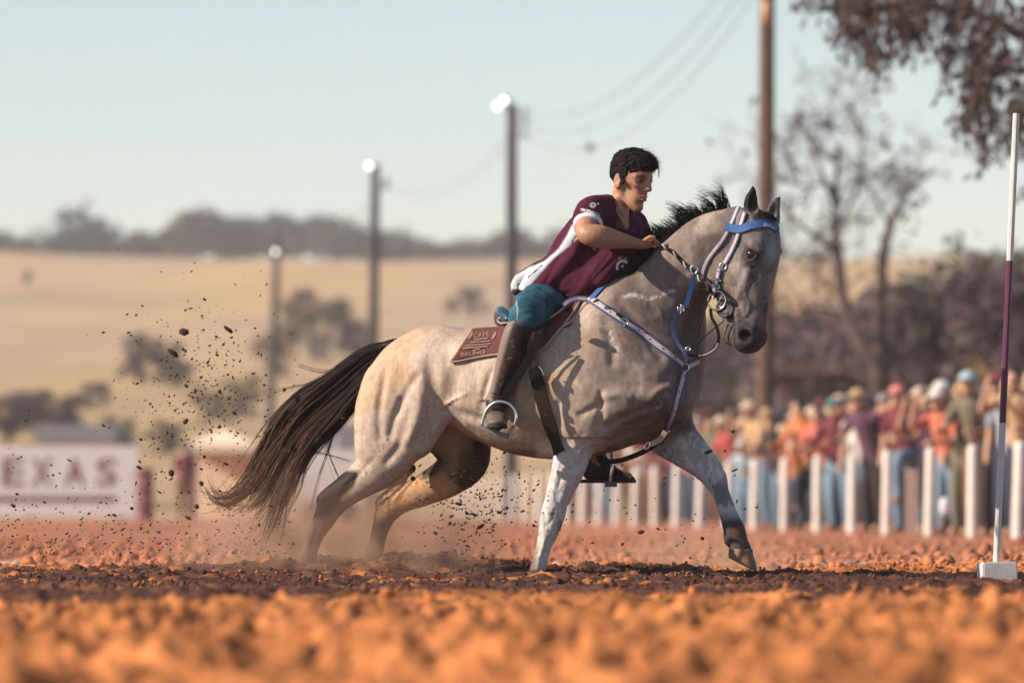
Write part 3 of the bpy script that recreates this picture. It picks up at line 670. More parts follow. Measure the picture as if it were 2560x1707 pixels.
# near shoulder and foreleg
px_chain(HB, [(1550, 775, -.12, 70, .08), (1535, 855, -.17, 92, .085), (1505, 955, -.19, 96, .085), (1462, 1040, -.175, 66, .085)], .05)
px_chain(HB, [(1452, 1045, -.17, 62, .08), (1442, 1100, -.17, 47, .066), (1427, 1150, -.17, 43, .058), (1411, 1200, -.17, 37, .05), (1393, 1250, -.17, 31, .041),
              (1381, 1290, -.17, 30, .04), (1372, 1325, -.17, 25, .036), (1361, 1362, -.17, 20, .028), (1350, 1400, -.17, 19, .026), (1342, 1432, -.17, 20, .03), (1336, 1462, -.17, 24, .036)], .045)
HB.ell(W(1470, 955, -.21), (.09, .045, .13), .10)       # triceps
HB.ell(W(1486, 1035, -.215), (.055, .035, .085), .07)
HB.ell(W(1560, 1005, -.215), (.10, .05, .075), .05)
HB.ell(W(1655, 985, -.15), (.09, .06, .075), .05)          # point of shoulder
HB.ell(W(1690, 1010, -.05), (.07, .10, .09), .05)
# far shoulder and foreleg
px_chain(HB, [(1600, 920, .10, 120, .11), (1640, 1020, .13, 86, .1), (1680, 1085, .14, 62, .08), (1728, 1132, .15, 45, .06), (1766, 1168, .15, 36, .048),
              (1786, 1195, .15, 31, .042), (1800, 1228, .15, 23, .032), (1813, 1264, .15, 22, .028), (1826, 1298, .15, 24, .03), (1837, 1330, .15, 27, .034),
              (1846, 1355, .15, 24, .033), (1852, 1376, .15, 27, .04)], .045)
HB.ell(W(1822, 1348, .15), (.022, .02, .03), .02)
# neck
px_chain(HB, [(1560, 890, 0, 165, .22), (1612, 824, 0, 150, .18), (1658, 750, -.01, 109, .14), (1716, 676, -.03, 89, .11), (1772, 617, -.06, 79, .092), (1838, 578, -.085, 60, .085)], .07)
# head, built in a frame of its own that looks right and towards the camera
PSI = R(35); HO = W(1868, 520, -.10)
hf = np.array([math.cos(PSI), -math.sin(PSI), 0]); hsd = np.array([-math.sin(PSI), -math.cos(PSI), 0]); hu = np.array([0, 0, -1.0])
def HP(f, u, s): return np.array(HO)+S0*(f*hf+u*hu+s*hsd)
def hchain(rows, k=.02, sub=False, n=5):     # f, u, s, radius px, lateral radius px
    HB.chain([HP(*r[:3]) for r in rows], [r[3]*S0 for r in rows], [r[4]*S0 for r in rows], k, sub, hsd, n)
HM = np.stack([hf, hu, hsd])
def hell(f, u, s, r, k=.015, sub=False): HB.ell(HP(f, u, s), np.array(r)*S0, k, sub, HM)
hchain([(8, 34, 0, 36, 44), (24, 66, 0, 58, 56), (24, 115, 0, 62, 56), (16, 185, 0, 55, 45), (10, 245, 0, 46, 37), (7, 290, 0, 43, 35), (4, 318, 0, 38, 35), (3, 324, 0, 34, 32)], .02)
hchain([(-30, 70, 0, 56, 44), (-52, 132, 0, 58, 44), (-54, 190, 0, 42, 30), (-50, 255, 0, 24, 22), (-46, 300, 0, 22, 24), (-44, 318, 0, 22, 25)], .03)
for sgn in (1, -1):
    hell(-44, 140, sgn*36, (58, 62, 15), .03)                       # cheek
    hchain([(20, 92, sgn*50, 12, 12), (44, 96, sgn*50, 12, 12), (62, 108, sgn*46, 10, 10)], .022)     # brow
    hell(40, 137, sgn*50, (22, 10, 9), .02)                         # lower lid
    hell(42, 117, sgn*64, (15, 11, 14), .010, True)                 # eye socket
    hchain([(24, 112, sgn*55, 4, 5), (33, 105, sgn*58, 5.5, 6), (44, 102, sgn*59, 6, 6), (56, 107, sgn*55, 5, 5), (62, 114, sgn*51, 4, 4)], .008)   # upper lid
    hchain([(24, 114, sgn*55, 3, 4), (34, 128, sgn*56, 4, 5), (46, 131, sgn*56, 4, 5), (60, 122, sgn*51, 3, 4)], .008)
    hchain([(22, 92, sgn*55, 3, 4), (40, 87, sgn*57, 3, 4), (60, 92, sgn*52, 3, 4)], .010)
    hchain([(36, 160, sgn*47, 8, 9), (16, 196, sgn*44, 8, 9), (2, 222, sgn*38, 6, 7)], .022)          # facial crest
    hell(0, 100, sgn*54, (26, 22, 10), .04, True)                   # hollow above the cheek
    hell(16, 314, sgn*28, (25, 27, 15), .022)                       # nostril flare
    hell(19, 317, sgn*46, (17, 15.5, 24), .008, True)
    hchain([(-20, 262, sgn*34, 4, 8), (-23, 300, sgn*36, 4, 8), (-24, 352, sgn*34, 5, 10)], .01, True)  # mouth line
    hchain([(30, 180, sgn*47, 3, 3), (22, 215, sgn*42, 3, 3), (30, 240, sgn*38, 3, 3), (20, 268, sgn*36, 3, 3)], .012)  # vein
    hchain([(-6, 262, sgn*38, 8, 9), (2, 292, sgn*38, 7, 8)], .03)
hell(2, 338, 0, (28, 15, 28), .025)                                 # upper lip
# ears
def ear(rows, Lat, hollow):
    HB.chain([W(*r[:3]) for r in rows], [r[3]*S0 for r in rows], [r[4]*S0 for r in rows], .02, False, Lat)
    HB.chain([np.array(W(*r[:3]))+np.array(hollow)*S0*(9+.25*r[3]) for r in rows[1:-1]], [r[3]*.62*S0 for r in rows[1:-1]], [r[4]*.9*S0 for r in rows[1:-1]], .006, True, Lat)
ear([(1880, 540, -.17, 19, 15), (1878, 522, -.175, 20, 12), (1877, 503, -.18, 18.5, 10), (1880, 485, -.185, 12, 8), (1883, 468, -.185, 3.5, 3.5)], (-.45, -.9, 0), (.5, -.85, 0))
ear([(1934, 552, -.06, 16, 13), (1934, 535, -.06, 17, 11), (1936, 518, -.06, 15, 9), (1942, 505, -.06, 10, 7), (1949, 493, -.06, 3.5, 3.5)], (.3, -.95, 0), (-.1, -1, 0))
# hollows and ridges of the muscles, laid along the surface as it stands so far
_p0, _f0 = HB.mesh('first', relax=1); _b0 = bvh_of(_p0, _f0)
def skin_y(px, py):
    o = Vector((0, CAM_Y, CAM_Z)); hit = _b0.ray_cast(o, (W(px, py, 0)-o).normalized()); return own_depth(px, hit[0].y) if hit[0] is not None else -.2
def groove(path, wpx, depth, k=.022):
    q = crom(path, 3); ys = np.array([skin_y(x, y) for x, y in q]); ys = np.convolve(np.pad(ys, 2, mode='edge'), np.ones(5)/5, 'valid'); n = len(q); rl = .03
    env = np.sin(np.linspace(.25, math.pi-.25, n))
    HB.chain([W(x, y, z-rl+.8*depth*e) for (x, y), z, e in zip(q, ys, env)], [wpx*S0]*n, [rl]*n, k, True, n=1)
def ridge(path, wpx, high, k=.022):
    q = crom(path, 3); ys = np.array([skin_y(x, y) for x, y in q]); ys = np.convolve(np.pad(ys, 2, mode='edge'), np.ones(5)/5, 'valid'); n = len(q); rl = .03
    env = np.sin(np.linspace(.25, math.pi-.25, n))
    HB.chain([W(x, y, z+rl-high*e) for (x, y), z, e in zip(q, ys, env)], [wpx*S0]*n, [rl]*n, k, False, n=1)
groove([(1070, 895), (1078, 950), (1090, 1005), (1086, 1050)], 15, .016, .035)
groove([(1128, 940), (1122, 980), (1112, 1012)], 18, .010, .04)
groove([(1040, 940), (1014, 985), (996, 1030)], 8, .010); groove([(964, 920), (952, 985), (946, 1050), (950, 1095)], 8, .009); groove([(1022, 1075), (994, 1120), (966, 1155)], 8, .009)
groove([(930, 1150), (900, 1182), (866, 1214)], 5, .007, .015); groove([(1000, 1000), (985, 1050), (975, 1090)], 6, .006)
ridge([(1052, 985), (1042, 1050), (1020, 1100)], 12, .009, .03); ridge([(1112, 1013), (1138, 997), (1166, 984)], 3, .007, .012)
groove([(1118, 1028), (1170, 1040), (1240, 1062)], 8, .008, .03); ridge([(1150, 882), (1180, 872), (1205, 872)], 14, .006, .04)
for x0 in (1215, 1250, 1285): groove([(x0+18, 920), (x0, 970), (x0-14, 1025)], 5, .003, .02)
# shoulder, upper arm and breast
groove([(1512, 800), (1526, 850), (1532, 905)], 9, .009, .03); groove([(1452, 1036), (1482, 1020), (1510, 1004)], 6, .007, .02); groove([(1500, 985), (1503, 1035), (1492, 1085)], 6, .008, .024)
ridge([(1446, 962), (1466, 978), (1490, 990)], 5, .003, .016); ridge([(1520, 990), (1548, 985), (1570, 995)], 10, .008, .025)
ridge([(1630, 990), (1650, 974), (1672, 966)], 6, .009, .02); groove([(1640, 1012), (1605, 1026), (1560, 1046), (1515, 1068)], 7, .010, .025)
groove([(1548, 752), (1585, 800), (1620, 845), (1652, 890)], 10, .010, .03); groove([(1712, 850), (1740, 790), (1764, 735)], 9, .012, .03); groove([(1396, 1010), (1393, 1040), (1394, 1062)], 6, .004, .02)
groove([(1590, 1075), (1560, 1088), (1520, 1104)], 6, .007); groove([(1700, 950), (1690, 985), (1690, 1020)], 6, .008); ridge([(1560, 900), (1600, 920), (1640, 940)], 14, .006, .03)
for q in ([(1455, 1085), (1440, 1140), (1424, 1200)], [(1418, 1110), (1408, 1160), (1396, 1215)], [(1376, 1335), (1364, 1378), (1352, 1420)], [(1390, 1265), (1384, 1285), (1376, 1305)]): groove(q, 3, .006, .010)
ridge([(1400, 1130), (1392, 1185), (1380, 1240)], 3, .004, .008); ridge([(1360, 1350), (1350, 1390), (1342, 1420)], 4, .004, .008)
for q in ([(1700, 1105), (1735, 1135), (1765, 1165)], [(1800, 1215), (1812, 1250), (1822, 1285)], [(800, 1300), (788, 1335), (777, 1365)], [(1010, 1240), (985, 1258), (965, 1270)]): groove(q, 3, .006, .010)
# surface veins
for q in ([(1300, 1060), (1340, 1075), (1370, 1070)], [(1560, 700), (1590, 730), (1640, 760), (1660, 800)], [(1240, 985), (1200, 1000), (1165, 1022)], [(1480, 1110), (1462, 1150), (1450, 1180)]): ridge(q, 1.8, .004, .006)
hP, hF = HB.mesh('horse_body', relax=2)
hP[:, :] += 0.0
horse_bvh = bvh_of(hP, hF)
vx, vy = topx(hP); hL = hP[:, 1]-mid_depth(hP[:, 0])      # depth from the animal's own midline
# skin wrinkles and veins raised in the surface itself
nrm_me = new_mesh('tmp', hP, hF); hN = np.zeros(len(hP)*3, np.float32); nrm_me.vertices.foreach_get('normal', hN); hN = hN.reshape(-1, 3)
bpy.data.meshes.remove(nrm_me)
w1 = fbm(hP*np.array([1, 1, .6]), 14, 3, 3)-.5
ridg = 1-np.abs(2*fbm(hP, 9, 11, 3)-1)
legw = sstep(1130, 1200, vy)
hd_ = sstep(1800, 1850, vx)*sstep(900, 860, vy); r2 = 1-np.abs(2*fbm(hP*np.array([1, 1, .7]), 26, 19, 2)-1)
hP = hP+hN*((w1*.005+(ridg-.8)*.004*(1-legw)+(r2-.8)*.0045*(hd_+.5*sstep(1540, 1700, vx)*(1-hd_)))[:, None])
# coat colours
n1 = fbm(hP, 6, 21, 4); n2 = fbm(hP, 22, 31, 4); n3 = fbm(hP, 70, 41, 3); nstreak = fbm(hP*np.array([1, 1, .25]), 90, 51, 3)
def L3(a, b, t): return a*(1-t[:, None])+b*t[:, None]
c_cream = np.array([.395, .318, .265]); c_grey = np.array([.148, .119, .112]); c_head = np.array([.135, .122, .127])
front = sstep(1400, 1610, vx+110*(n1-.5)-.12*(vy-900))
C = L3(np.tile(c_cream, (len(hP), 1)), c_grey, front)
C = L3(C, np.array([.42, .27, .15]), sstep(.56, .72, n1)*(1-front)*.55)                   # ochre dust stains on the rump
C = L3(C, np.array([.31, .26, .235]), sstep(.5, .7, fbm(hP, 9, 61, 3))*sstep(1360, 1440, vx)*sstep(1100, 1000, vy)*.7)
headm = sstep(1795, 1850, vx+20*(n1-.5))*sstep(900, 860, vy)
C = L3(C, c_head, headm)
cheek = np.exp(-(((vx-1800)/48)**2+((vy-665)/62)**2)**1.5)
C = L3(C, np.array([.25, .205, .18]), cheek)
C = L3(C, np.array([.035, .031, .034]), headm*sstep(.52, .66, n2)*.75)
C = L3(C, np.array([.23, .22, .23]), headm*sstep(.54, .68, fbm(hP, 17, 71, 4))*.6)
C = L3(C, np.array([.22, .29, .34]), np.exp(-((vx-1928)/16)**2-((vy-628)/26)**2))          # pale chalk smear on the forehead
C = L3(C, np.array([.012, .010, .011]), np.clip(1.5*np.exp(-((vx-1876)/27)**2-((vy-642)/24)**2), 0, 1)*headm*.95)   # dark skin round the eye
C = L3(C, np.array([.020, .017, .019]), headm*sstep(785, 845, vy+16*(n1-.5))*.92)           # muzzle
C = L3(C, np.array([.014, .012, .013]), headm*sstep(1832, 1818, vx)*sstep(760, 800, vy))
earm = sstep(1850, 1858, vx)*sstep(548, 530, vy)
C = L3(C, np.array([.009, .007, .008]), earm*sstep(538, 512, vy+15*(n2-.5))*sstep(1925, 1900, vx))
C = L3(C, np.array([.03, .025, .028]), earm*sstep(505, 496, vy)*sstep(1920, 1930, vx))
# sweat streaks and salt
wet = sstep(.5, .62, fbm(hP*np.array([1, 1, .45]), 13, 171, 4))*sstep(1500, 1640, vx)*(1-headm)
C = C*(1-.38*wet)[:, None]*(.74+.52*nstreak)[:, None]*(.84+.32*n3)[:, None]
sw = np.exp(-((vy-(738-.10*(vx-1640)+7*np.sin(vx/17)))/5)**2)*sstep(1545, 1570, vx)*sstep(1700, 1680, vx)*sstep(.42, .55, n3)
C = L3(C, np.array([.5, .48, .46]), np.clip(sw, 0, 1)*.85)
sw2 = np.exp(-((vx-(1500+.55*(vy-790)))/20)**2)*sstep(770, 800, vy)*sstep(900, 860, vy)*sstep(.55, .62, n3)
C = L3(C, np.array([.42, .40, .39]), sw2*.8)
# hind legs: brown lower leg, soil splash and painted shade on the far one
hind = sstep(1245, 1235, vx)
farside = sstep(.0, .06, hL)
hl = sstep(1225+38*farside, 1290+30*farside, vy+34*(n1-.5)+.05*(1000-vx))*hind
C = L3(C, np.array([.085, .052, .04]), hl*.93)
near_h = (hL < 0)*1.0
bl = (vx-880)*(1300-1172)-(vy-1172)*(782-880); bl = bl/math.hypot(128, 98)      # distance from the back edge of the near leg
blackcap = sstep(38, 16, bl+22*(n2-.5))*sstep(1165, 1190, vy)*sstep(1310, 1280, vy)*hind*near_h*sstep(905, 885, vx)
C = L3(C, np.array([.014, .009, .008]), np.clip(blackcap*1.4, 0, 1))
far_h = sstep(0.02, .08, hL)*hind*sstep(1020, 1060, vy)
shade_splash = far_h*sstep(1215, 1185, vy+70*(n2-.5)-.25*(vx-1100))  # shade under belly and thigh painted dark, mixed with soil splash
C = L3(C, np.array([.016, .010, .008]), np.clip(shade_splash, 0, 1)*.97)
C = L3(C, np.array([.47, .27, .125]), far_h*(1-np.clip(shade_splash, 0, 1))*(1-hl)*.75)
speck = sstep(.785, .80, fbm(hP, 130, 81, 2, .5))*sstep(1400, 1330, vx)*sstep(.40, .58, fbm(hP, 5, 83, 2))
C = L3(C, np.array([.07, .04, .03]), speck*.9*sstep(900, 1000, vy))
# painted forelegs
nf = sstep(1330, 1350, vx)*sstep(1520, 1500, vx)*(hL < -.06)
pn = nf*sstep(1080, 1135, vy+70*(n2-.5)+70*(n1-.5)); crack = sstep(.50, .56, fbm(hP*np.array([1, 1, .55]), 60, 91, 3))
white = np.array([.46, .48, .51]); 
C = L3(C, white, np.clip(pn*(.45+.55*crack), 0, 1)); C = L3(C, np.array([.05, .045, .05]), nf*np.exp(-((vx-1383)/9)**2-((vy-1283)/5)**2))
C = L3(C, np.array([.07, .055, .055]), nf*np.exp(-((vx-1402)/8)**2-((vy-1318)/16)**2)*.95)
C = L3(C, np.array([.10, .075, .07]), nf*sstep(1415, 1440, vy+14*(n2-.5)))
ff = sstep(.05, .09, hL)*sstep(1560, 1600, vx)*sstep(1020, 1050, vy)
black = np.array([.045, .04, .048])
C = L3(C, np.array([.15, .16, .185]), ff*sstep(1150, 1185, vy+26*(n2-.5)))
C = L3(C, black, ff*sstep(1255, 1300, vy+34*(n2-.5)))
pf = ff*sstep(1075, 1100, vy+40*(n2-.5)-.15*(vx-1700))*sstep(1200, 1165, vy-.28*(vx-1740)+24*(n2-.5))
C = L3(C, white, np.clip(pf*(.55+.45*crack), 0, 1))
streakw = ff*sstep(1160, 1180, vy)*sstep(1310, 1270, vy)*sstep(.42, .52, fbm(hP*np.array([1, 1, .35]), 34, 95, 3))
C = L3(C, np.array([.40, .42, .46]), streakw*.9)
C = L3(C, np.array([.12, .06, .035]), ff*sstep(1290, 1320, vy)*sstep(.42, .6, n2)*.8)
# darker belly line, girth and chest front
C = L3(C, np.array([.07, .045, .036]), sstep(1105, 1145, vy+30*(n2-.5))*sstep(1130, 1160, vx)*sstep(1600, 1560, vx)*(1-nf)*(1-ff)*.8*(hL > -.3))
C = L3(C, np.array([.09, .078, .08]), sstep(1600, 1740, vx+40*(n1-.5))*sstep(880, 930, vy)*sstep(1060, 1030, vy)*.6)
for sg in (1, -1):
    nost = np.linalg.norm((hP-HP(19, 317, sg*42)) @ HM.T/S0/np.array([18, 16.5, 24]), axis=1); C = L3(C, np.array([.014, .010, .011]), sstep(1.12, .98, nost))
C = np.clip(C, .006, .9)
paintm = np.clip(pn+pf, 0, 1); flake = fbm(hP*np.array([1, 1, .6]), 75, 181, 2)
hP = hP+hN*(paintm*((crack-.5)*.0026+(flake-.5)*.004))[:, None]
M_coat = mat('horse_coat', attr='Col', rough=.58, noise=.10, nscale=60, bump=.14, bscale=260, spec=.12, bdist=.003)
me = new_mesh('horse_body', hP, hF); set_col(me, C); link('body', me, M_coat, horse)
# eyes
M_eye = mat('horse_eye', (.012, .008, .006), .08, spec=.6)
def uv_sphere(c, r, n=16, m=10, M=None):
    V, Fc = [], []
    r = np.broadcast_to(np.asarray(r, float), (3,))
    for i in range(m+1):
        th = math.pi*i/m
        for j in range(n):
            a = 2*math.pi*j/n; p = r*np.array([math.sin(th)*math.cos(a), math.sin(th)*math.sin(a), math.cos(th)])
            V.append((np.asarray(M) @ p if M is not None else p)+np.asarray(c))
    for i in range(m):
        for j in range(n):
            a, b = i*n+j, i*n+(j+1) % n; Fc.append((a, a+n, b+n, b))
    return V, Fc
for sgn in (1, -1):
    V, Fc = uv_sphere(HP(42, 117, sgn*43), 15*S0); obj('eye', V, Fc, M_eye, horse)
# hoof of the lifted far foreleg, and the three planted ones half sunk in soil
M_hoof = mat('hoof_horn', (.17, .095, .06), .75, noise=.35, nscale=40, bump=.5, bscale=90)
def hoof(top_a, top_b, bot_a, bot_b, y, w, name='hoof'):
    rings = []
    for t in np.linspace(0, 1, 7):
        a = np.array(W(*top_a, y))*(1-t)+np.array(W(*bot_a, y))*t; b = np.array(W(*top_b, y))*(1-t)+np.array(W(*bot_b, y))*t
        c = (a+b)/2; u = (b-a)/2; bulge = 1+.05*math.sin(t*math.pi)+(0.10 if t == 0 else 0)
        rings.append([c+bulge*(u*math.cos(x)+np.array([0, w*(.85+.25*t)*math.sin(x), 0])) for x in np.linspace(0, 2*math.pi, 24, endpoint=False)])
    V, Fc = loft(rings); return obj(name, V, Fc, M_hoof, horse)
hoof((1823, 1371), (1879, 1372), (1822, 1394), (1894, 1431), .15, .052)
hoof((1316, 1448), (1368, 1450), (1306, 1478), (1378, 1482), -.17, .052)
hoof((738, 1412), (786, 1414), (730, 1440), (796, 1442), -.15, .05)
hoof((905, 1405), (953, 1407), (898, 1436), (964, 1438), .14, .05)

# ------------------------------------------------------------------ mane, forelock, tail
def strands(guides, n, npts=14, spread=.01, clump=6, jitter=.004, curl=.0, seed=1, tmin=.75):
    """guides: rows of polylines (list of world pts); strands interpolate between neighbouring guides"""
    g = np.random.default_rng(seed); G = np.stack([resample(crom(q, 6), npts) for q in guides]); out = []
    nc = max(1, n//clump)
    for c in range(nc):
        u = g.random()*(len(G)-1.001); i = int(u); f = u-i
        base = G[i]*(1-f)+G[i+1]*f; off = g.normal(0, spread, 3); ph = g.random(3)*6.28; T = np.linspace(0, 1, npts)
        base = base+off*(.25+.75*T)[:, None]+curl*np.sin(T[:, None]*(5+4*g.random())+ph)*T[:, None]
        for k in range(clump):
            L = tmin+(1-tmin)*g.random(); j = g.normal(0, jitter, 3)
            p = resample(base, npts, L)+j*(1-.55*np.linspace(0, 1, npts))[:, None]
            out.append(p+.5*jitter*np.sin(T[:, None]*7+g.random(3)*6.28)*T[:, None])
    return np.array(out)
def resample(P, n, L=1.0):
    P = np.asarray(P, float); s = np.concatenate([[0], np.cumsum(np.linalg.norm(np.diff(P, axis=0), axis=1))])
    t = np.linspace(0, s[-1]*L, n); return np.stack([np.interp(t, s, P[:, i]) for i in range(3)], 1)
M_hair = mat('black_hair', (.008, .0055, .007), .55, noise=.5, nscale=30, spec=.12)
M_tail = mat('tail_hair', attr='Col', rough=.55, spec=.12)
tg = [[(1003, 866, 0), (940, 862, 0), (880, 894, 0), (815, 944, 0), (752, 978, -.02), (712, 1016, -.03), (668, 1085, -.03), (645, 1140, -.02), (606, 1218, -.02), (562, 1262, -.02), (528, 1250, -.02), (515, 1205, -.02)],
      [(1003, 872, -.02), (935, 880, -.03), (865, 930, -.04), (790, 985, -.05), (728, 1040, -.05), (692, 1110, -.05), (655, 1175, -.04), (612, 1232, -.03), (566, 1262, -.02), (535, 1255, -.02), (520, 1225, -.02)],
      [(1000, 880, .02), (935, 905, .02), (865, 965, .02), (795, 1030, .01), (735, 1090, 0), (700, 1155, 0), (668, 1215, 0), (640, 1262, 0), (610, 1275, 0), (585, 1270, 0)],
      [(998, 884, -.02), (945, 915, -.04), (880, 985, -.06), (815, 1050, -.07), (760, 1110, -.07), (722, 1180, -.06), (690, 1240, -.05), (668, 1300, -.04), (650, 1345, -.04)],
      [(995, 888, 0), (955, 920, 0), (895, 995, -.01), (838, 1060, -.02), (785, 1112, -.02), (750, 1175, -.02), (722, 1240, -.02), (702, 1300, -.02), (690, 1350, -.02)]]
Gt = [[W(*p) for p in q] for q in tg]
st = np.concatenate([strands(Gt, 2300, 18, .014, 30, .0055, .020, 3, .35), strands(Gt, 700, 18, .034, 7, .005, .034, 8, .5)])
stray = [[(985, 888, 0), (940, 940, 0), (890, 1010, -.02), (845, 1060, -.03), (828, 1110, -.03), (800, 1190, -.03), (780, 1270, -.02)],
         [(985, 888, 0), (938, 945, 0), (880, 1012, -.02), (838, 1072, -.02), (820, 1120, -.02), (835, 1170, -.02), (850, 1205, 0)],
         [(985, 888, 0), (930, 950, 0), (860, 1025, -.02), (800, 1090, -.02), (775, 1122, -.02), (815, 1135, -.02), (878, 1152, -.02)],
         [(985, 888, 0), (930, 955, 0), (850, 1040, -.02), (790, 1105, -.02), (765, 1170, -.02), (748, 1230, -.02), (712, 1290, 0)],
         [(960, 866, 0), (900, 886, 0), (840, 925, 0), (800, 930, 0), (770, 922, -.02), (752, 916, -.02), (748, 914, 0)],
         [(960, 866, 0), (880, 896, 0), (800, 950, 0), (750, 966, 0), (710, 975, -.02), (690, 980, -.02), (680, 982, 0)]]
g2 = np.random.default_rng(5); sx = []
for q in stray:
    for _ in range(7):
        b = resample(crom([W(*p) for p in q], 6), 18); T = np.linspace(0, 1, 18)[:, None]
        sx.append(b+g2.normal(0, .006, 3)*T+.004*np.sin(T*9+g2.random(3)*6))
st = np.concatenate([st, np.array(sx)])
V, Fc = hair_mesh(st, .0016, .0006)
me = new_mesh('tail', V, Fc)
tt = np.tile(np.repeat(np.linspace(0, 1, 18), 3), len(st)); rs_ = np.repeat(g2.random(len(st)), 54)
ct = L3(np.tile([.016, .010, .010], (len(V), 1)), np.array([.135, .072, .045]), np.clip(sstep(.3, .9, tt)*.75+.6*(rs_-.7), 0, 1))
set_col(me, ct); link('tail', me, M_tail, horse)
obj('tail_dock', *tube_mesh([crom([W(1020, 872, 0), W(985, 868, 0), W(945, 880, 0), W(905, 912, 0), W(870, 955, 0)], 4)], [np.linspace(.05, .012, 17)], 10), M_hair, horse)
# mane: upright tufts along the crest
crest = crom([W(1500, 737, -.0), W(1540, 706, 0), W(1589, 668, 0), W(1646, 617, -.01), (W(1690, 590, -.02)), W(1735, 561, -.03), W(1785, 536, -.045), W(1835, 521, -.06)], 12)
crest = resample(crest, 200); mane = []
g3 = np.random.default_rng(9)
for c in range(58):
    u = .44+.52*(c+.5*g3.random())/58; i = int(u*199); p = crest[i]; cx, cy = topx(p)
    # photograph: a ragged fringe of pointed tufts leaning back, tallest near the ears and over mid-neck
    big = .75+1.5*math.exp(-((cx-1812)/20)**2)+.95*math.exp(-((cx-1735)/24)**2)+.7*math.exp(-((cx-1665)/30)**2)
    Lh = (.034+.032*g3.random())*big
    lean = -.75+.3*g3.normal()+(.9*g3.random() if cx > 1795 else 0)
    tip = p+Lh*1.15*np.array([lean, .35*g3.normal(), .95]); curlv = np.array([-.25+.3*g3.normal(), .2*g3.normal(), -.12-.15*g3.random()])*Lh*.6
    for k in range(24):
        t = np.linspace(0, 1, 8)[:, None]; b0 = p+np.array([g3.normal(0, .012), g3.normal(0, .010), -.014]); e = tip+g3.normal(0, .010, 3)+(p-tip)*.6*g3.random()**1.5
        mane.append(b0*(1-t)+e*t+np.array([0, 0, .010])*np.sin(t*3.14)*big+curlv*t*t*t)
for c in range(160):   # the mane lying along the crest
    i = int((.30+.64*g3.random())*199); p = crest[i]; t = np.linspace(0, 1, 8)[:, None]
    tang = crest[max(i-12, 0)]-crest[min(i+6, 199)]; tang = tang/np.linalg.norm(tang)
    for k in range(5):
        L2 = .06+.08*g3.random(); sd = g3.normal(0, .02)
        mane.append(p+np.array([0, sd*.5, -.006])+tang*L2*t+np.array([0, sd, .022+.01*g3.normal()])*np.sin(t*2.2)+np.array([0, 0, -.01])*t)
V, Fc = hair_mesh(np.array(mane), .0016, .0004); obj('mane', V, Fc, M_hair, horse)
# mane gathered under the rider's hand and swept down towards the withers
low = []
for c in range(900):
    a = g3.random(); w = (a-.5)*2; j = g3.normal(0, 1, 3)
    Q = [(1638, 611, 6, -.06), (1610, 634, 13, -.075), (1577, 665, 17, -.09), (1543, 697, 16, -.10), (1508, 726, 10, -.09)]
    pts = [np.array(W(x+.70*w*hw, y+.72*w*hw, dz-.02*(1-abs(w)))) for x, y, hw, dz in Q]
    q = resample(crom(pts, 4), 10, .7+.3*g3.random())+j*np.array([.002, .010, .002])
    low.append(q)
V, Fc = hair_mesh(np.array(low), .0024, .0012); obj('mane', V, Fc, M_hair, horse)
fl = []
for c in range(130):
    t = np.linspace(0, 1, 7)[:, None]; a = g3.random()
    p = np.array(W(1898+22*a, 528+8*a, -.16+.06*a)); d = np.array([.02*g3.normal()+.01, -.03, -.03-.02*g3.random()])
    fl.append(p+np.array([0, 0, .012])*np.sin(t*3)+d*t+np.array([0, -.006, 0]))
V, Fc = hair_mesh(np.array(fl), .0022, .0006); obj('forelock', V, Fc, M_hair, horse)
# ================================================================== THE RIDER
rider = empty('person', W(1330, 800, 0), 'young rider in maroon polo shirt, blue jeans and tall brown boots, leaning forward', 'person')
TH, PH = R(50), R(12)
_h = np.array([math.sin(TH), -math.cos(TH), 0]); rf = math.cos(PH)*_h-math.sin(PH)*np.array([0, 0, 1.]); ru = math.cos(PH)*np.array([0, 0, 1.])+math.sin(PH)*_h
# slight roll of the head towards the horse's near side
rs = np.cross(rf, ru); RM = np.stack([rf, rs, ru]); RHC = np.array(W(1580, 449, -.04))
def RP(f, u, s=0): return RHC+S0*(f*rf+u*ru+s*rs)
HF = Field(RHC-np.array([.15, .15, .21]), RHC+np.array([.15, .15, .15]), .0028)
def rc(rows, k=.01, sub=False, n=5): HF.chain([RP(*r[:3]) for r in rows], [r[3]*S0 for r in rows], [r[4]*S0 for r in rows], k, sub, rs, n)
def re(f, u, s, r, k=.01, sub=False): HF.ell(RP(f, u, s), np.array(r)*S0, k, sub, RM)
re(-6, 18, 0, (54, 41, 46), .01)
rc([(10, 2, 0, 38, 36), (17, -26, 0, 31, 31), (23, -48, 0, 20, 22), (31, -64, 0, 11, 13)], .03)
for s in (1, -1):
    rc([(-10, -20, s*33, 8, 6), (0, -42, s*26, 7, 6), (18, -58, s*14, 7, 7), (31, -65, s*4, 7, 7)], .022)
    re(30, -9, s*26, (17, 11, 9), .018)                       # cheekbone
    rc([(43, 13, s*3, 5.5, 6), (42, 15, s*14, 5.5, 5.5), (33, 14, s*27, 5, 5)], .012)   # brow
    re(22, 2, s*26, (16, 9, 13), .016)                        # temple
    re(46, 3, s*18, (8, 10, 7.5), .012, True)
    re(52, -17, s*7.5, (7, 5.5, 5.5), .006)                   # nostril wings
    re(54, -22, s*5, (3.5, 3, 2.5), .003, True)
    re(24, -32, s*33, (18, 7, 16), .03, True)                 # hollow of the cheek
    # ear
    HF.ell(RP(-14, -8, s*39.5), np.array([11, 3.8, 18])*S0, .008, False, RM)
    HF.ell(RP(-13, -6, s*45), np.array([7.5, 4, 12])*S0, .004, True, RM)
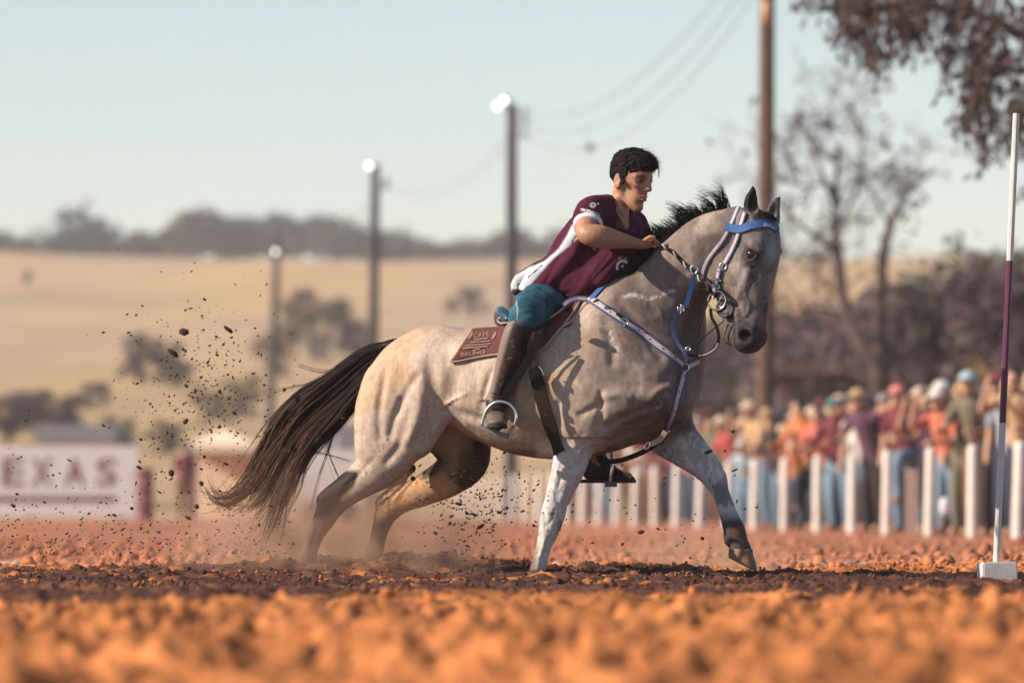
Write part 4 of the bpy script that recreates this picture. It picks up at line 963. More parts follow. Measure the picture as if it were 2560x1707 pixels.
rc([(45, 14, 0, 5.5, 5), (51, 2, 0, 5.5, 5.5), (58, -12, 0, 7, 7.5), (58, -15, 0, 6.5, 7.5)], .009)     # nose
rc([(43, -36, 12, 3.2, 3.2), (49.5, -35, 4, 4.2, 4.2), (49.5, -35, -4, 4.2, 4.2), (43, -36, -12, 3.2, 3.2)], .006)           # upper lip
rc([(42, -41, 10, 3.2, 3.2), (48.5, -42.5, 4, 4.6, 4.4), (48.5, -42.5, -4, 4.6, 4.4), (42, -41, -10, 3.2, 3.2)], .006)       # lower lip
rc([(46, -38.5, 14, 1.6, 1.6), (55, -38.5, 0, 1.8, 1.8), (46, -38.5, -14, 1.6, 1.6)], .004, True)
re(44, -52, 0, (8, 12, 4), .008, True)
re(33, -65, 0, (10, 10, 8), .012)
HF.chain([W(1543, 540, -.02), W(1549, 510, -.02), W(1556, 478, -.025)], np.array([27, 23, 25])*S0, np.array([.058, .05, .05]), .02)
HF.chain([W(1540, 500, -.075), W(1556, 532, -.085)], [.012, .012], None, .02)
fP, fF = HF.mesh('head', relax=1)
# body below the neck, mostly inside the clothes
BF = Field(W(1165, 1240, -.56), W(1680, 470, .46), .0058)
px_chain(BF, [(1352, 752, -.03, 32, .10), (1380, 722, -.03, 52, .135), (1434, 666, -.03, 57, .14), (1474, 602, -.03, 55, .145), (1510, 556, -.02, 45, .145), (1538, 528, -.02, 30, .09)], .03, L=(.35, .92, -.12))
px_chain(BF, [(1543, 545, -.02, 27, .06), (1549, 512, -.02, 22, .048)], .03)
px_chain(BF, [(1552, 545, -.06, 22, .03), (1562, 572, -.085, 16, .03)], .02)
px_chain(BF, [(1492, 528, -.13, 34, .06), (1472, 550, -.24, 31, .055), (1467, 583, -.345, 26, .045), (1500, 592, -.33, 29, .05), (1548, 601, -.24, 21, .037), (1580, 607, -.18, 15, .026), (1602, 611, -.14, 11, .021)], .02)
px_chain(BF, [(1570, 555, .10, 34, .05), (1592, 575, .17, 30, .048), (1600, 640, .25, 24, .04), (1630, 650, .17, 19, .032), (1648, 640, .11, 11, .02)], .02)
# hands: palm, four fingers bent round mane and rein, thumb on top
def hand(rows_palm, fingers, thumb):
    px_chain(BF, rows_palm, .012)
    for q in fingers: px_chain(BF, [(x, y, z, 4.6, .0085) for x, y, z in q], .004)
    px_chain(BF, [(x, y, z, 5, .0092) for x, y, z in thumb], .006)
hand([(1600, 611, -.14, 11, .021), (1614, 610, -.125, 13, .026), (1624, 608, -.115, 12, .03)],
     [[(1622, 603, -.15), (1634, 600, -.152), (1642, 607, -.140), (1637, 616, -.130)], [(1625, 604, -.130), (1638, 601, -.132), (1646, 609, -.120), (1640, 618, -.112)],
      [(1626, 606, -.110), (1639, 604, -.110), (1646, 612, -.10), (1640, 620, -.094)], [(1625, 608, -.092), (1636, 607, -.091), (1642, 615, -.083), (1637, 621, -.08)]],
     [(1612, 600, -.152), (1624, 593, -.160), (1635, 593, -.155)])
hand([(1648, 640, .11, 11, .021), (1656, 634, .10, 13, .026)], [[(1660, 628+4*i, .075+.018*i), (1672, 624+4*i, .07+.018*i), (1676, 634+4*i, .06+.018*i)] for i in range(4)], [(1652, 628, .07), (1662, 620, .06), (1668, 618, .05)])
px_chain(BF, [(1342, 762, -.09, 34, .07), (1342, 770, -.22, 34, .05), (1320, 788, -.35, 30, .04), (1296, 855, -.35, 35, .05), (1268, 930, -.345, 26, .04), (1246, 990, -.34, 19, .034), (1243, 1030, -.38, 18, .03), (1243, 1062, -.45, 16, .024)], .02)
px_chain(BF, [(1350, 755, .08, 46, .09), (1385, 800, .26, 44, .07), (1420, 870, .36, 38, .055), (1455, 960, .365, 34, .05), (1480, 1080, .365, 26, .04), (1488, 1150, .365, 19, .034), (1530, 1184, .37, 16, .03), (1570, 1193, .37, 13, .026)], .02)
bP, bF = BF.mesh('body', relax=1)
P = np.concatenate([bP, fP]); Fq = np.concatenate([bF, fF+len(bP)])
q = (P-RHC) @ RM.T/S0     # head coordinates f, s, u
C = np.tile(np.array([.345, .185, .122]), (len(P), 1)); nz = fbm(P, 30, 5, 3); nz2 = fbm(P, 90, 6, 3)
def spot(f, u, s, r, both=True):
    d = np.minimum(np.linalg.norm((q-np.array([f, s, u]))/np.array(r), axis=1), np.linalg.norm((q-np.array([f, -s, u]))/np.array(r), axis=1) if both else 9)
    return np.clip(1.6*np.exp(-d*d*1.5)-.25, 0, 1)
def mixc(C, c, w): return C*(1-w[:, None])+np.array(c)*w[:, None]
C = mixc(C, (.36, .14, .09), spot(40, -14, 22, (14, 12, 10))*.5); C = mixc(C, (.36, .13, .085), spot(58, -14, 0, (9, 9, 9))*.5)
C = mixc(C, (.30, .10, .085), spot(49, -39, 4, (8, 11, 7.5))*.9)
C = mixc(C, (.06, .03, .025), spot(47, 15.5, 17, (10, 15, 4))); C = mixc(C, (.06, .03, .025), spot(40, 15, 27, (9, 8, 3.2)))
C = mixc(C, (.20, .09, .06), spot(42, 5, 19, (10, 12, 5.5))*.75)
C = mixc(C, (.40, .13, .085), spot(-14, -8, 45, (10, 6, 16))*.6)
C = mixc(C, (.25, .13, .085), sstep(-30, -60, q[:, 2])*sstep(0, 30, q[:, 0])*.35)
C = C*(.88+.24*nz)[:, None]*(.92+.16*nz2)[:, None]
M_skin = mat('rider_skin', attr='Col', rough=.5, spec=.4, bump=.12, bscale=260, sss=.08, bdist=.002)
me = new_mesh('rider_body', P, Fq); set_col(me, C); link('body', me, M_skin, rider)
M_ball = mat('eye_white', attr='Col', rough=.15, spec=.5)
for s in (1, -1):
    c = RP(35.5, 3.5, s*18); V, Fc = uv_sphere(c, 8.5*S0, 20, 14); V = np.array(V); look = rf*.90+ru*-.12+rs*.05*1; look /= np.linalg.norm(look)
    dt = ((V-c)/(8.5*S0)) @ look; cc = np.where((dt > .80)[:, None], np.array([.02, .011, .008]), np.array([.50, .44, .42])); me = new_mesh('eye', V, Fc); set_col(me, cc); link('eye', me, M_ball, rider)
    # eyelids
    lid = [[RP(43.8-.016*t*t, 7.2-.02*t*t, s*(18)+t*1.0) for t in np.linspace(-11, 11, 9)], [RP(43.2-.016*t*t, -.5+.012*t*t, s*18+t) for t in np.linspace(-10, 10, 9)]]
    obj('eyelid', *tube_mesh(lid, [1.9*S0, 1.4*S0], 6), mat('lid_skin', (.13, .062, .045), .6) if s == 1 else bpy.data.materials['lid_skin'], rider)
# hair: cropped sides, longer top with curls over the brow
KF = Field(RHC-np.array([.15, .15, .12]), RHC+np.array([.16, .15, .16]), .0028)
KF.ell(RP(-7, 20, 0), np.array([57, 43.2, 49.5])*S0, .01, False, RM)
KF.chain([RP(-30, 40, 0), RP(0, 62, 0), RP(34, 54, 0), RP(50, 42, 0)], np.array([24, 14, 13, 10])*S0, np.array([33, 34, 32, 25])*S0, .03, False, rs)
KF.ell(RP(52, -22, 0), np.array([36, 90, 52])*S0, .012, True, RM)
KF.ell(RP(20, -50, 0), np.array([34, 90, 52])*S0, .014, True, RM)
KF.ell(RP(-20, -75, 0), np.array([70, 90, 48])*S0, .016, True, RM)
KF.ell(RP(-14, -10, 46), np.array([15, 12, 21])*S0, .006, True, RM); KF.ell(RP(-14, -10, -46), np.array([15, 12, 21])*S0, .006, True, RM)
for s in (1, -1): KF.chain([RP(2, 28, s*41.5), RP(2, 10, s*42), RP(3, -8, s*41)], np.array([14, 11, 5])*S0, np.array([3.5, 3.2, 2.6])*S0, .008, False, rs)
kP, kF = KF.mesh('hair', relax=1)
M_rhair = mat('rider_hair', (.009, .006, .007), .65, noise=.5, nscale=60, bump=.5, bscale=220, spec=.12)
tm = new_mesh('t', kP, kF); nn = np.zeros(len(kP)*3, np.float32); tm.vertices.foreach_get('normal', nn); nn = nn.reshape(-1, 3); bpy.data.meshes.remove(tm)
kP = kP+nn*((fbm(kP, 55, 3, 3)-.55)*.016)[:, None]; hair = obj('hair', kP, kF, M_rhair, rider)
g = np.random.default_rng(14); idx = g.choice(len(kP), 5200); kq = (kP[idx]-RHC) @ RM.T/S0; sh = []
for i, qq in zip(idx, kq):
    top = max(0, min(1, (qq[2]-30)/25)); L = .003+.023*top*(.5+.8*g.random()); t = np.linspace(0, 1, 5)[:, None]
    d = nn[i]*.35+rf*(.6*top-.1)+np.array([0, 0, -.5*(1-top)])+g.normal(0, .25, 3); d /= np.linalg.norm(d)
    sh.append(kP[i]-nn[i]*.002+d*L*t+rf*.006*top*t*t)
curls = []
for k in range(34):
    s = -8+34*g.random()-6; b = RP(52+4*g.random(), 40+9*g.random(), s-10); t = np.linspace(0, 1, 5)[:, None]; tt = np.linspace(0, 1, 9)[:, None]; L = .018+.03*g.random()
    d = rf*.75+np.array([0, 0, .1])+g.normal(0, .2, 3); cur = b+d*L*tt+np.array([0, 0, -1.])*L*1.15*tt**2+rf*L*.35*np.sin(tt*4+g.random())*tt; curls.append(cur)
for k in range(14):
    b = RP(-34+10*g.random(), 60+4*g.random(), 6*g.normal()); tt = np.linspace(0, 1, 9)[:, None]; curls.append(b+np.array([-.02-.012*g.random(), 0, .01*g.random()])*tt+np.array([0, 0, -.012])*tt**2)
V1, F1 = hair_mesh(np.array(sh), .0012, .0004); V2, F2 = hair_mesh(np.array(curls), .0013, .0005)
obj('hair_strands', np.concatenate([V1, V2]), np.concatenate([F1, F2+len(V1)]), M_rhair, hair)

# ------------------------------------------------------------------ polo shirt
SF = Field(W(1255, 790, -.34), W(1640, 470, .34), .0048)
LT = (.35, .92, -.12)
px_chain(SF, [(1330, 742, -.03, 50, .15), (1372, 725, -.03, 60, .16), (1432, 668, -.03, 69, .165), (1472, 604, -.03, 66, .165), (1507, 556, -.02, 56, .165), (1530, 528, -.015, 38, .12)], .03, L=LT)
px_chain(SF, [(1322, 706, -.02, 30, .13), (1352, 690, -.02, 30, .14)], .04, L=LT)
px_chain(SF, [(1508, 527, -.08, 38, .07), (1484, 528, -.16, 40, .065), (1471, 541, -.22, 38, .06), (1470, 560, -.275, 35.5, .05)], .03)
px_chain(SF, [(1560, 545, .07, 40, .06), (1586, 565, .14, 36, .05), (1598, 592, .19, 33, .05)], .03)
px_chain(SF, [(1492, 690, -.1, 40, .10), (1450, 720, -.08, 40, .12)], .05)
px_chain(SF, [(1560, 578, -.02, 44, .13), (1553, 625, -.05, 48, .12), (1520, 680, -.06, 50, .11)], .05, L=LT)
# collar and neck opening
px_chain(SF, [(1552, 505, -.045, 24, .062), (1551, 488, -.045, 22, .055)], .006, True)
px_chain(SF, [(1556, 528, -.09, 17, .06), (1566, 556, -.135, 14, .06), (1575, 580, -.17, 6, .06)], .008, True)
cax = np.array(W(1470, 562, -.282))-np.array(W(1471, 541, -.22)); cax /= np.linalg.norm(cax); cutp = np.array(W(1470, 560, -.275))+cax*.020
SF.cut(cutp, cax, np.array(W(1420, 640, -.36))-np.array([0, .08, 0]), np.array(W(1520, 520, -.19))+np.array([0, .02, 0]))
px_chain(SF, [(1300, 772, -.12, 46, .16), (1350, 782, -.12, 46, .2)], .012, True)
sP, sF = SF.mesh('shirt', relax=1)
sx_, sy_ = topx(sP)
tm = new_mesh('t', sP, sF); nn = np.zeros(len(sP)*3, np.float32); tm.vertices.foreach_get('normal', nn); nn = nn.reshape(-1, 3); bpy.data.meshes.remove(tm)
_ux = np.array([.64, .2, .74]); _uy = np.cross([0, 1., 0], _ux); _uy /= np.linalg.norm(_uy)
fq = np.stack([(sP @ _ux)*.38+.10*fbm(sP, 4, 3, 2), sP[:, 1]*.55, (sP @ _uy)], 1); fold = 1-np.abs(2*fbm(fq, 15, 23, 2)-1)
amt = .35+.65*sstep(560, 640, sy_); sP = sP+nn*((fold-.78)*.026*amt+(fbm(sP, 30, 5, 2)-.5)*.003)[:, None]
def in_poly(x, y, poly):
    r = np.zeros(len(x), bool); n = len(poly)
    for i in range(n):
        (x1, y1), (x2, y2) = poly[i], poly[(i+1) % n]
        c = ((y1 > y) != (y2 > y)) & (x < (x2-x1)*(y-y1)/((y2-y1) or 1e-9)+x1); r ^= c
    return r
panel = [(1431, 562), (1420, 587), (1396, 623), (1364, 652), (1330, 662), (1290, 690), (1270, 740), (1318, 722), (1352, 680), (1384, 645), (1424, 612), (1448, 592)]
maroon = np.array([.056, .010, .026]); Cs = np.tile(maroon, (len(sP), 1)); whitec = np.array([.42, .47, .53])
pan = sum(in_poly(sx_+dx, sy_+dy, panel)*1.0 for dx, dy in ((0, 0), (2, 0), (-2, 0), (0, 2), (0, -2), (1.5, 1.5), (-1.5, -1.5)))/7*(sP[:, 1]-mid_depth(sP[:, 0]) < .06); Cs = mixc(Cs, whitec, pan)
dark_line = in_poly(sx_, sy_, [(1446, 585), (1428, 611), (1424, 611), (1443, 586)]) | in_poly(sx_, sy_, [(1358, 664), (1322, 694), (1319, 693), (1356, 662)]) | in_poly(sx_, sy_, [(1302, 705), (1296, 712), (1296, 730), (1293, 730), (1293, 711)])
Cs[dark_line] = np.array([.03, .03, .05])
sF2 = sF
M_shirt = mat('polo_cotton', attr='Col', rough=.85, noise=.06, nscale=200, bump=.25, bscale=420, spec=.12, bdist=.0015)
me = new_mesh('polo_shirt', sP, sF2); set_col(me, Cs); shirt = link('shirt', me, M_shirt, rider)
shirt_bvh = bvh_of(sP, sF2)
# white knitted cuff of the near sleeve
cu = np.cross(cax, [0, 0, 1.]); cu /= np.linalg.norm(cu); cv = np.cross(cax, cu); rings_ = []
for t, ro in ((-.022, .0015), (-.020, .004), (-.004, .0045), (.001, .004), (.002, -.004)):
    row = []
    for q_ in np.linspace(0, 2*math.pi, 40, endpoint=False):
        d_ = cu*math.cos(q_)+cv*math.sin(q_); c_ = cutp+cax*(min(t, -.003)); hit = shirt_bvh.ray_cast(Vector(c_), Vector(d_)); rr_ = hit[3] if hit[0] is not None and hit[3] < .09 else .066; row.append(min(rr_, .085))
    row = np.array(row); row = (np.roll(row, 1)+row*2+np.roll(row, -1))/4
    rings_.append([cutp+cax*t+(cu*math.cos(q_)+cv*math.sin(q_))*(rr_+ro) for q_, rr_ in zip(np.linspace(0, 2*math.pi, 40, endpoint=False), row)])
obj('cuff', *loft(rings_, False), mat('white_cuff', (.52, .55, .58), .85, bump=.3, bscale=300), shirt)
# collar: two folded leaves standing round the neck
M_collar = mat('collar_knit', (.062, .012, .030), .85, bump=.3, bscale=400, bdist=.0015)
def leaf(pts_in, pts_out):
    a = crom([W(*p) for p in pts_in], 5); b = crom([W(*p) for p in pts_out], 5); V, Fc = [], []
    for p, q in zip(a, b): V += [p, (p+q)/2+np.array([0, -.004, .004]), q]
    n = len(a); 
    for i in range(n-1):
        for j in (0, 1): k = i*3+j; Fc.append((k, k+3, k+4, k+1))
    return V, Fc
def solid(o, t):
    m = o.modifiers.new('s', 'SOLIDIFY'); m.thickness = t; m.offset = 0; return o
solid(obj('collar', *leaf([(1560, 492, .045), (1540, 486, 0), (1530, 490, -.055), (1538, 520, -.10), (1552, 552, -.13), (1563, 574, -.15)],
                          [(1568, 512, .07), (1540, 505, .03), (1514, 512, -.085), (1517, 540, -.14), (1534, 566, -.165), (1552, 574, -.165)]), M_collar, shirt), .004)
solid(obj('collar', *leaf([(1560, 492, .045), (1572, 512, .03), (1575, 535, -.03), (1574, 560, -.09), (1572, 580, -.125)],
                          [(1568, 505, .07), (1584, 525, .06), (1592, 552, 0), (1592, 575, -.07), (1584, 588, -.115)]), M_collar, shirt), .004)

# ------------------------------------------------------------------ jeans and boots
JF = Field(W(1240, 900, -.47), W(1480, 690, .46), .0052)
px_chain(JF, [(1330, 752, -.03, 44, .13), (1338, 755, -.12, 45, .08), (1342, 764, -.22, 47, .07), (1334, 776, -.31, 46, .06), (1315, 786, -.375, 40, .05), (1306, 806, -.372, 34, .047)], .02, n=6)
px_chain(JF, [(1350, 748, -.17, 34, .07), (1380, 748, -.19, 25, .06), (1408, 757, -.185, 11, .04)], .04)
px_chain(JF, [(1345, 758, .06, 46, .10), (1370, 785, .2, 46, .08), (1400, 830, .33, 42, .06), (1425, 880, .38, 38, .055)], .02)
jP, jF = JF.mesh('jeans', relax=1); jx, jy = topx(jP); jn = fbm(jP, 14, 3, 4)
tm = new_mesh('t', jP, jF); nn = np.zeros(len(jP)*3, np.float32); tm.vertices.foreach_get('normal', nn); nn = nn.reshape(-1, 3); bpy.data.meshes.remove(tm)
fold = 1-np.abs(2*fbm(jP*np.array([.45, .7, 1.0])+np.array([.3, 0, 0])*jP[:, 2:3], 15, 19, 2)-1); fold2 = 1-np.abs(2*fbm(jP*np.array([.5, .8, 1.0])+np.array([.6, 0, 0])*jP[:, 2:3], 34, 29, 2)-1); jP = jP+nn*((fold-.8)*.016+(fold2-.8)*.009)[:, None]
jw = fbm(jP*np.array([1, 1, .6]), 40, 4, 3)
Cj = mixc(np.tile(np.array([.010, .054, .088]), (len(jP), 1)), (.030, .115, .165), sstep(.45, .68, jn)*.8); Cj = Cj*(.8+.4*jw)[:, None]
sp = sstep(.80, .83, fbm(jP, 70, 9, 2, .3)); Cj = mixc(Cj, (.16, .05, .03), sp)
seam = np.abs((jx-1287)-6*np.sin((jy-740)/26)) < 1.6
Cj[seam & (jP[:, 1]-mid_depth(jP[:, 0]) < -.1) & (jy > 735) & (jy < 800)] = (.26, .30, .32)
M_denim = mat('denim', attr='Col', rough=.85, noise=.10, nscale=300, bump=.35, bscale=380, spec=.2, bdist=.002)
me = new_mesh('jeans', jP, jF); set_col(me, Cj); link('jeans', me, M_denim, rider)
M_boot = mat('boot_leather', attr='Col', rough=.45, bump=.3, bscale=70, spec=.22, bdist=.004)
def boot(rows_shaft, rows_foot, lo, hi, creases, name, L=(0, 1, 0)):
    f = Field(lo, hi, .0048); px_chain(f, rows_shaft, .015); px_chain(f, rows_foot, .03, L=L)
    for q in creases: px_chain(f, q, .012, True)
    P, Fq = f.mesh(name, relax=1); n = fbm(P, 12, 3, 4); x, y = topx(P); dust = fbm(P, 60, 8, 3)
    C = mixc(np.tile(np.array([.015, .009, .009]), (len(P), 1)), (.06, .038, .03), sstep(.48, .72, n)*.55)
    C = mixc(C, (.20, .15, .12), sstep(1020, 1040, y)*.6*(x < 1300)); C = mixc(C, (.24, .19, .165), sstep(1262, 1248, x-(.0)*(y-900)+.0+(y-900)*.28)*.65*(x < 1340)*(y < 1000))  # paler back edge: dust plus sunlight painted into the leather colour
    C = mixc(C, (.20, .115, .075), sstep(.68, .74, dust)*.6*sstep(.45, .6, n))
    me = new_mesh(name, P, Fq); set_col(me, C); return link('boot', me, M_boot, rider), P, Fq
bt, btP, btF = boot([(1307, 815, -.37, 37, .054), (1297, 845, -.365, 41, .056), (1280, 890, -.36, 36, .053), (1262, 940, -.355, 29, .045), (1248, 980, -.35, 24, .041), (1243, 1004, -.35, 25, .042)],
     [(1244, 1006, -.345, 24, .048), (1243, 1028, -.39, 25, .042), (1242, 1046, -.45, 29, .032), (1243, 1056, -.50, 25, .022)], W(1150, 1110, -.58), W(1360, 770, -.25),
     [[(1222, 1030, -.43, 2, .01), (1240, 1024, -.44, 2, .01), (1262, 1032, -.43, 2, .01)], [(1216, 1046, -.47, 2, .01), (1240, 1040, -.48, 2, .01), (1266, 1048, -.47, 2, .01)], [(1222, 985, -.40, 3, .02), (1245, 990, -.41, 3, .02), (1270, 985, -.40, 3, .02)]], 'boot_near', (0, 0, 1))
obj('sole', *loft([[np.array(W(1243, 1071+dy, 0))*np.array([1, 0, 1])+np.array([x*.052, -.42-y*.10, 0]) for x, y in ((-.75, -1), (-.6, -.4), (-.9, .3), (-.85, .75), (-.45, 1.05), (.45, 1.05), (.85, .75), (.9, .3), (.6, -.4), (.75, -1))] for dy in (-5, 4)]), mat('boot_sole', (.02, .014, .012), .8), rider)
boot([(1425, 880, .375, 36, .055), (1455, 960, .375, 38, .055), (1478, 1070, .375, 30, .045), (1488, 1140, .375, 27, .042)],
     [(1478, 1180, .375, 22, .036), (1500, 1172, .375, 30, .04), (1535, 1187, .375, 20, .04), (1568, 1195, .375, 12, .034), (1580, 1198, .375, 8, .024)], W(1380, 1230, .28), W(1610, 830, .48), [], 'boot_far')
M_sole = mat('sole_rubber', (.03, .02, .018), .7)
obj('sole', *loft([[np.array(W(x, 1207+dy, .375))+np.array([0, w, 0]) for x, w in ((1448, -.03), (1480, -.036), (1530, -.042), (1575, -.03), (1590, 0), (1575, .03), (1530, .042), (1480, .036), (1448, .03), (1444, 0))] for dy in (-9, 0)]), M_sole, rider)
sp_ = empty('spur', W(1214, 1003, -.34), 'small metal spur strapped to the heel of the near boot', 'spur')
obj('spur_band', *tube_mesh([crom([W(1262, 1004, -.40), W(1240, 1008, -.405), W(1218, 1004, -.38), W(1210, 1002, -.34), W(1216, 1000, -.30)], 4)], [.0045], 6), M_steel, sp_)
obj('spur_shank', *tube_mesh([[W(1211, 1003, -.36), W(1204, 1000, -.36), W(1201, 996, -.36)]], [.004], 6), M_steel, sp_)

# ------------------------------------------------------------------ prints on the shirt, laid on the cloth
def drape(V2, bvh, off, d=(0, 1, 0)):
    """V2 rows of photo x, y -> points on the surface seen there"""
    out = []; last = -.2
    for x, y in V2:
        o = Vector((0, CAM_Y, CAM_Z)); dirv = (W(x, y, 0)-o).normalized(); hit = bvh.ray_cast(o, dirv)
        if hit[0] is None: out.append(np.array(W(x, y, own_depth(x, last))))
        else: n = hit[1] if hit[1].dot(dirv) < 0 else -hit[1]; out.append(np.array(hit[0]+n*off)); last = hit[0].y
    return out
def print_text(body, cx, cy, width, height, ang, bvh, m, parent, name, arc=0.0, bold=True, off=.0025):
    me = text_mesh(body, 10, bold); v = np.array([q.co[:] for q in me.vertices])[:, :2]; fc = [tuple(p.vertices) for p in me.polygons]; bpy.data.meshes.remove(me)
    v[:, 0] -= (v[:, 0].max()+v[:, 0].min())/2; v[:, 1] -= (v[:, 1].max()+v[:, 1].min())/2
    v[:, 0] *= width/(v[:, 0].max()-v[:, 0].min()); v[:, 1] *= height/max(v[:, 1].max()-v[:, 1].min(), 1e-6)
    y = -v[:, 1]+arc*(v[:, 0]/(width/2))**2; x = v[:, 0]; a = R(ang)
    return obj(name, drape(np.stack([cx+x*math.cos(a)-y*math.sin(a), cy+x*math.sin(a)+y*math.cos(a)], 1), bvh, off), fc, m, parent, False)
M_pwhite = mat('print_white', (.62, .66, .70), .8); M_pgold = mat('print_gold', (.55, .33, .06), .7)
print_text('TELEPHOTO', 1476, 530, 50, 6.5, 17, shirt_bvh, M_pwhite, shirt, 'sleeve_print', arc=3)
def ringstrip(cx, cy, r0, r1, a0, a1, n=18, ky=1.0):
    V, Fc = [], []
    for t in np.linspace(a0, a1, n): V += [(cx+r0*math.cos(R(t)), cy-ky*r0*math.sin(R(t))), (cx+r1*math.cos(R(t)), cy-ky*r1*math.sin(R(t)))]
    for i in range(n-1): k = 2*i; Fc.append((k, k+1, k+3, k+2))
    return V, Fc
for r0, r1 in ((6.2, 7.6), (3.2, 4.4)):
    V, Fc = ringstrip(1482, 514, r0, r1, -120, 240, 22, .85); obj('camera_emblem', drape(V, shirt_bvh, .0025), Fc, M_pwhite, shirt, False)
for a in (20, 45): 
    V, Fc = ringstrip(1492, 514, 0, 0, 0, 1, 2); c, s_ = math.cos(R(a)), math.sin(R(a)); V = [(1491+1*c, 512-1*s_), (1491+6*c, 512-6*s_), (1492+6*c, 513.6-6*s_), (1492+1*c, 513.6-1*s_)]; obj('camera_emblem', drape(V, shirt_bvh, .0025), [(0, 1, 2, 3)], M_pwhite, shirt, False)
V, Fc = ringstrip(1556, 668, 11, 17, 15, 205, 20, 1.15); obj('club_crest', drape(V, shirt_bvh, .0025), Fc, M_pwhite, shirt, False)
print_text('CLUBE', 1555, 649, 20, 5, 12, shirt_bvh, M_pwhite, shirt, 'crest_print', arc=-2)
for x, y in ((1549, 643), (1555, 642), (1563, 644.5), (1569, 650)):
    V = [(x+(2.4 if i % 2 == 0 else 1)*math.sin(i*math.pi/5), y-(2.4 if i % 2 == 0 else 1)*math.cos(i*math.pi/5)) for i in range(10)]; obj('crest_star', drape(V, shirt_bvh, .0025), [tuple(range(10))], M_pgold, shirt, False)
V = [(1553, 664), (1556, 660), (1557, 664), (1561, 665), (1557, 667), (1556, 671), (1554.5, 667), (1551, 667)]; obj('club_crest', drape(V, shirt_bvh, .0025), [tuple(range(8))], M_pwhite, shirt, False)
V = [(1481, 622), (1484.5, 620), (1488, 617), (1487, 622), (1489, 626), (1485, 624), (1482, 627), (1484, 623)]; obj('small_emblem', drape(V, shirt_bvh, .0025), [tuple(range(8))], M_pwhite, shirt, False)
# ================================================================== TACK
M_blue = mat('blue_webbing', (.018, .075, .24), .7, noise=.15, nscale=60, bump=.3, bscale=300); M_pink = mat('pale_leather', (.50, .36, .32), .65, noise=.14, nscale=40, bump=.2, bscale=120)
M_black = mat('black_leather', (.010, .007, .008), .65, spec=.12, noise=.2, nscale=40, bump=.3, bscale=120); M_brown = mat('brown_leather', (.075, .035, .028), .5, noise=.25, nscale=30, bump=.3, bscale=100)
M_chrome = mat('steel_bright', (.62, .62, .64), .22, metal=1.0); M_hole = mat('punched_hole', (.01, .008, .01), .9)
M_seat = mat('saddle_leather', (.030, .022, .028), .38, noise=.2, nscale=30, bump=.2, bscale=90); M_trim = mat('beige_binding', (.34, .26, .22), .7, noise=.15, nscale=40)
def cast(x, y, bvh=None):
    o = Vector((0, CAM_Y, CAM_Z)); dirv = (W(x, y, 0)-o).normalized(); hit = (bvh or horse_bvh).ray_cast(o, dirv)
    if hit[0] is None: return None, None
    n = hit[1] if hit[1].dot(dirv) < 0 else -hit[1]; return np.array(hit[0]), np.array(n)
def surf_path(pts, step=6, off=.004, bvh=None):
    """photo polyline -> points and normals on the animal; rows with a third number stay at that depth"""
    q = np.array([(p[0], p[1]) for p in pts], float); cr = crom(q, 8); s = np.concatenate([[0], np.cumsum(np.linalg.norm(np.diff(cr, axis=0), axis=1))])
    n = max(4, int(s[-1]/step)); t = np.linspace(0, s[-1], n); Q = np.stack([np.interp(t, s, cr[:, i]) for i in (0, 1)], 1)
    if len(pts[0]) > 2:
        zc = np.interp(t, np.interp([p_ for p_ in range(len(pts))], np.linspace(0, len(pts)-1, len(s)), s), [p[2] for p in pts])
        P = np.array([W(x, y, z) for (x, y), z in zip(Q, zc)]); return P, np.tile(np.array([0, -1., 0]), (n, 1))
    P, N = [], []
    for x, y in Q:
        p, m = cast(x, y, bvh); P.append(p); N.append(m)
    ok = [i for i in range(n) if P[i] is not None]
    for i in range(n):
        if P[i] is None: j = min(ok, key=lambda a: abs(a-i)); P[i] = np.array(W(Q[i][0], Q[i][1], own_depth(Q[j][0], P[j][1]))); N[i] = N[j]
    P, N = np.array(P), np.array(N)
    for _ in range(10):
        Ns = N.copy(); Ns[1:-1] = (N[:-2]+2*N[1:-1]+N[2:]); N = Ns/np.linalg.norm(Ns, axis=1)[:, None]
        Ps = P.copy(); Ps[1:-1] = .25*P[:-2]+.5*P[1:-1]+.25*P[2:]; P = P*np.array([1, 0, 1])+Ps*np.array([0, 1, 0])
    return P+N*off, N
def ribbon(P, N, w, th=.003):
    T = np.gradient(P, axis=0); T /= np.linalg.norm(T, axis=1)[:, None]; B = np.cross(T, N); B /= np.linalg.norm(B, axis=1)[:, None]
    w = np.broadcast_to(w, (len(P),))[:, None]
    rings = [[p-b*ww/2, p+b*ww/2, p+b*ww/2*.96+n*th, p-b*ww/2*.96+n*th] for p, b, n, ww in zip(P, B, N, w)]
    return loft(rings)
def strap(pts, w, parent, two_tone=True, off=.005, holes=0, name='strap', m=None, th=.0035, bvh=None, wpx=True):
    P, N = surf_path(pts, 5, off, bvh); ww = w*S0
    o = obj(name, *ribbon(P, N, ww, th), m or M_blue, parent, False)
    if two_tone:
        o2 = obj('inlay', *ribbon(P+N*(th*.7), N, ww*.52, .002), M_pink, o, False)
    if holes:
        for t in np.linspace(.08, .92, holes):
            i = int(t*(len(P)-1)); c = P[i]+N[i]*(th+.0022); T = P[min(i+1, len(P)-1)]-P[max(i-1, 0)]; T /= np.linalg.norm(T); B = np.cross(T, N[i])
            obj('hole', [c+2.1*S0*(T*math.cos(a)+B*math.sin(a)) for a in np.linspace(0, 6.283, 8, endpoint=False)], [tuple(range(8))], M_hole, o, False)
    return o
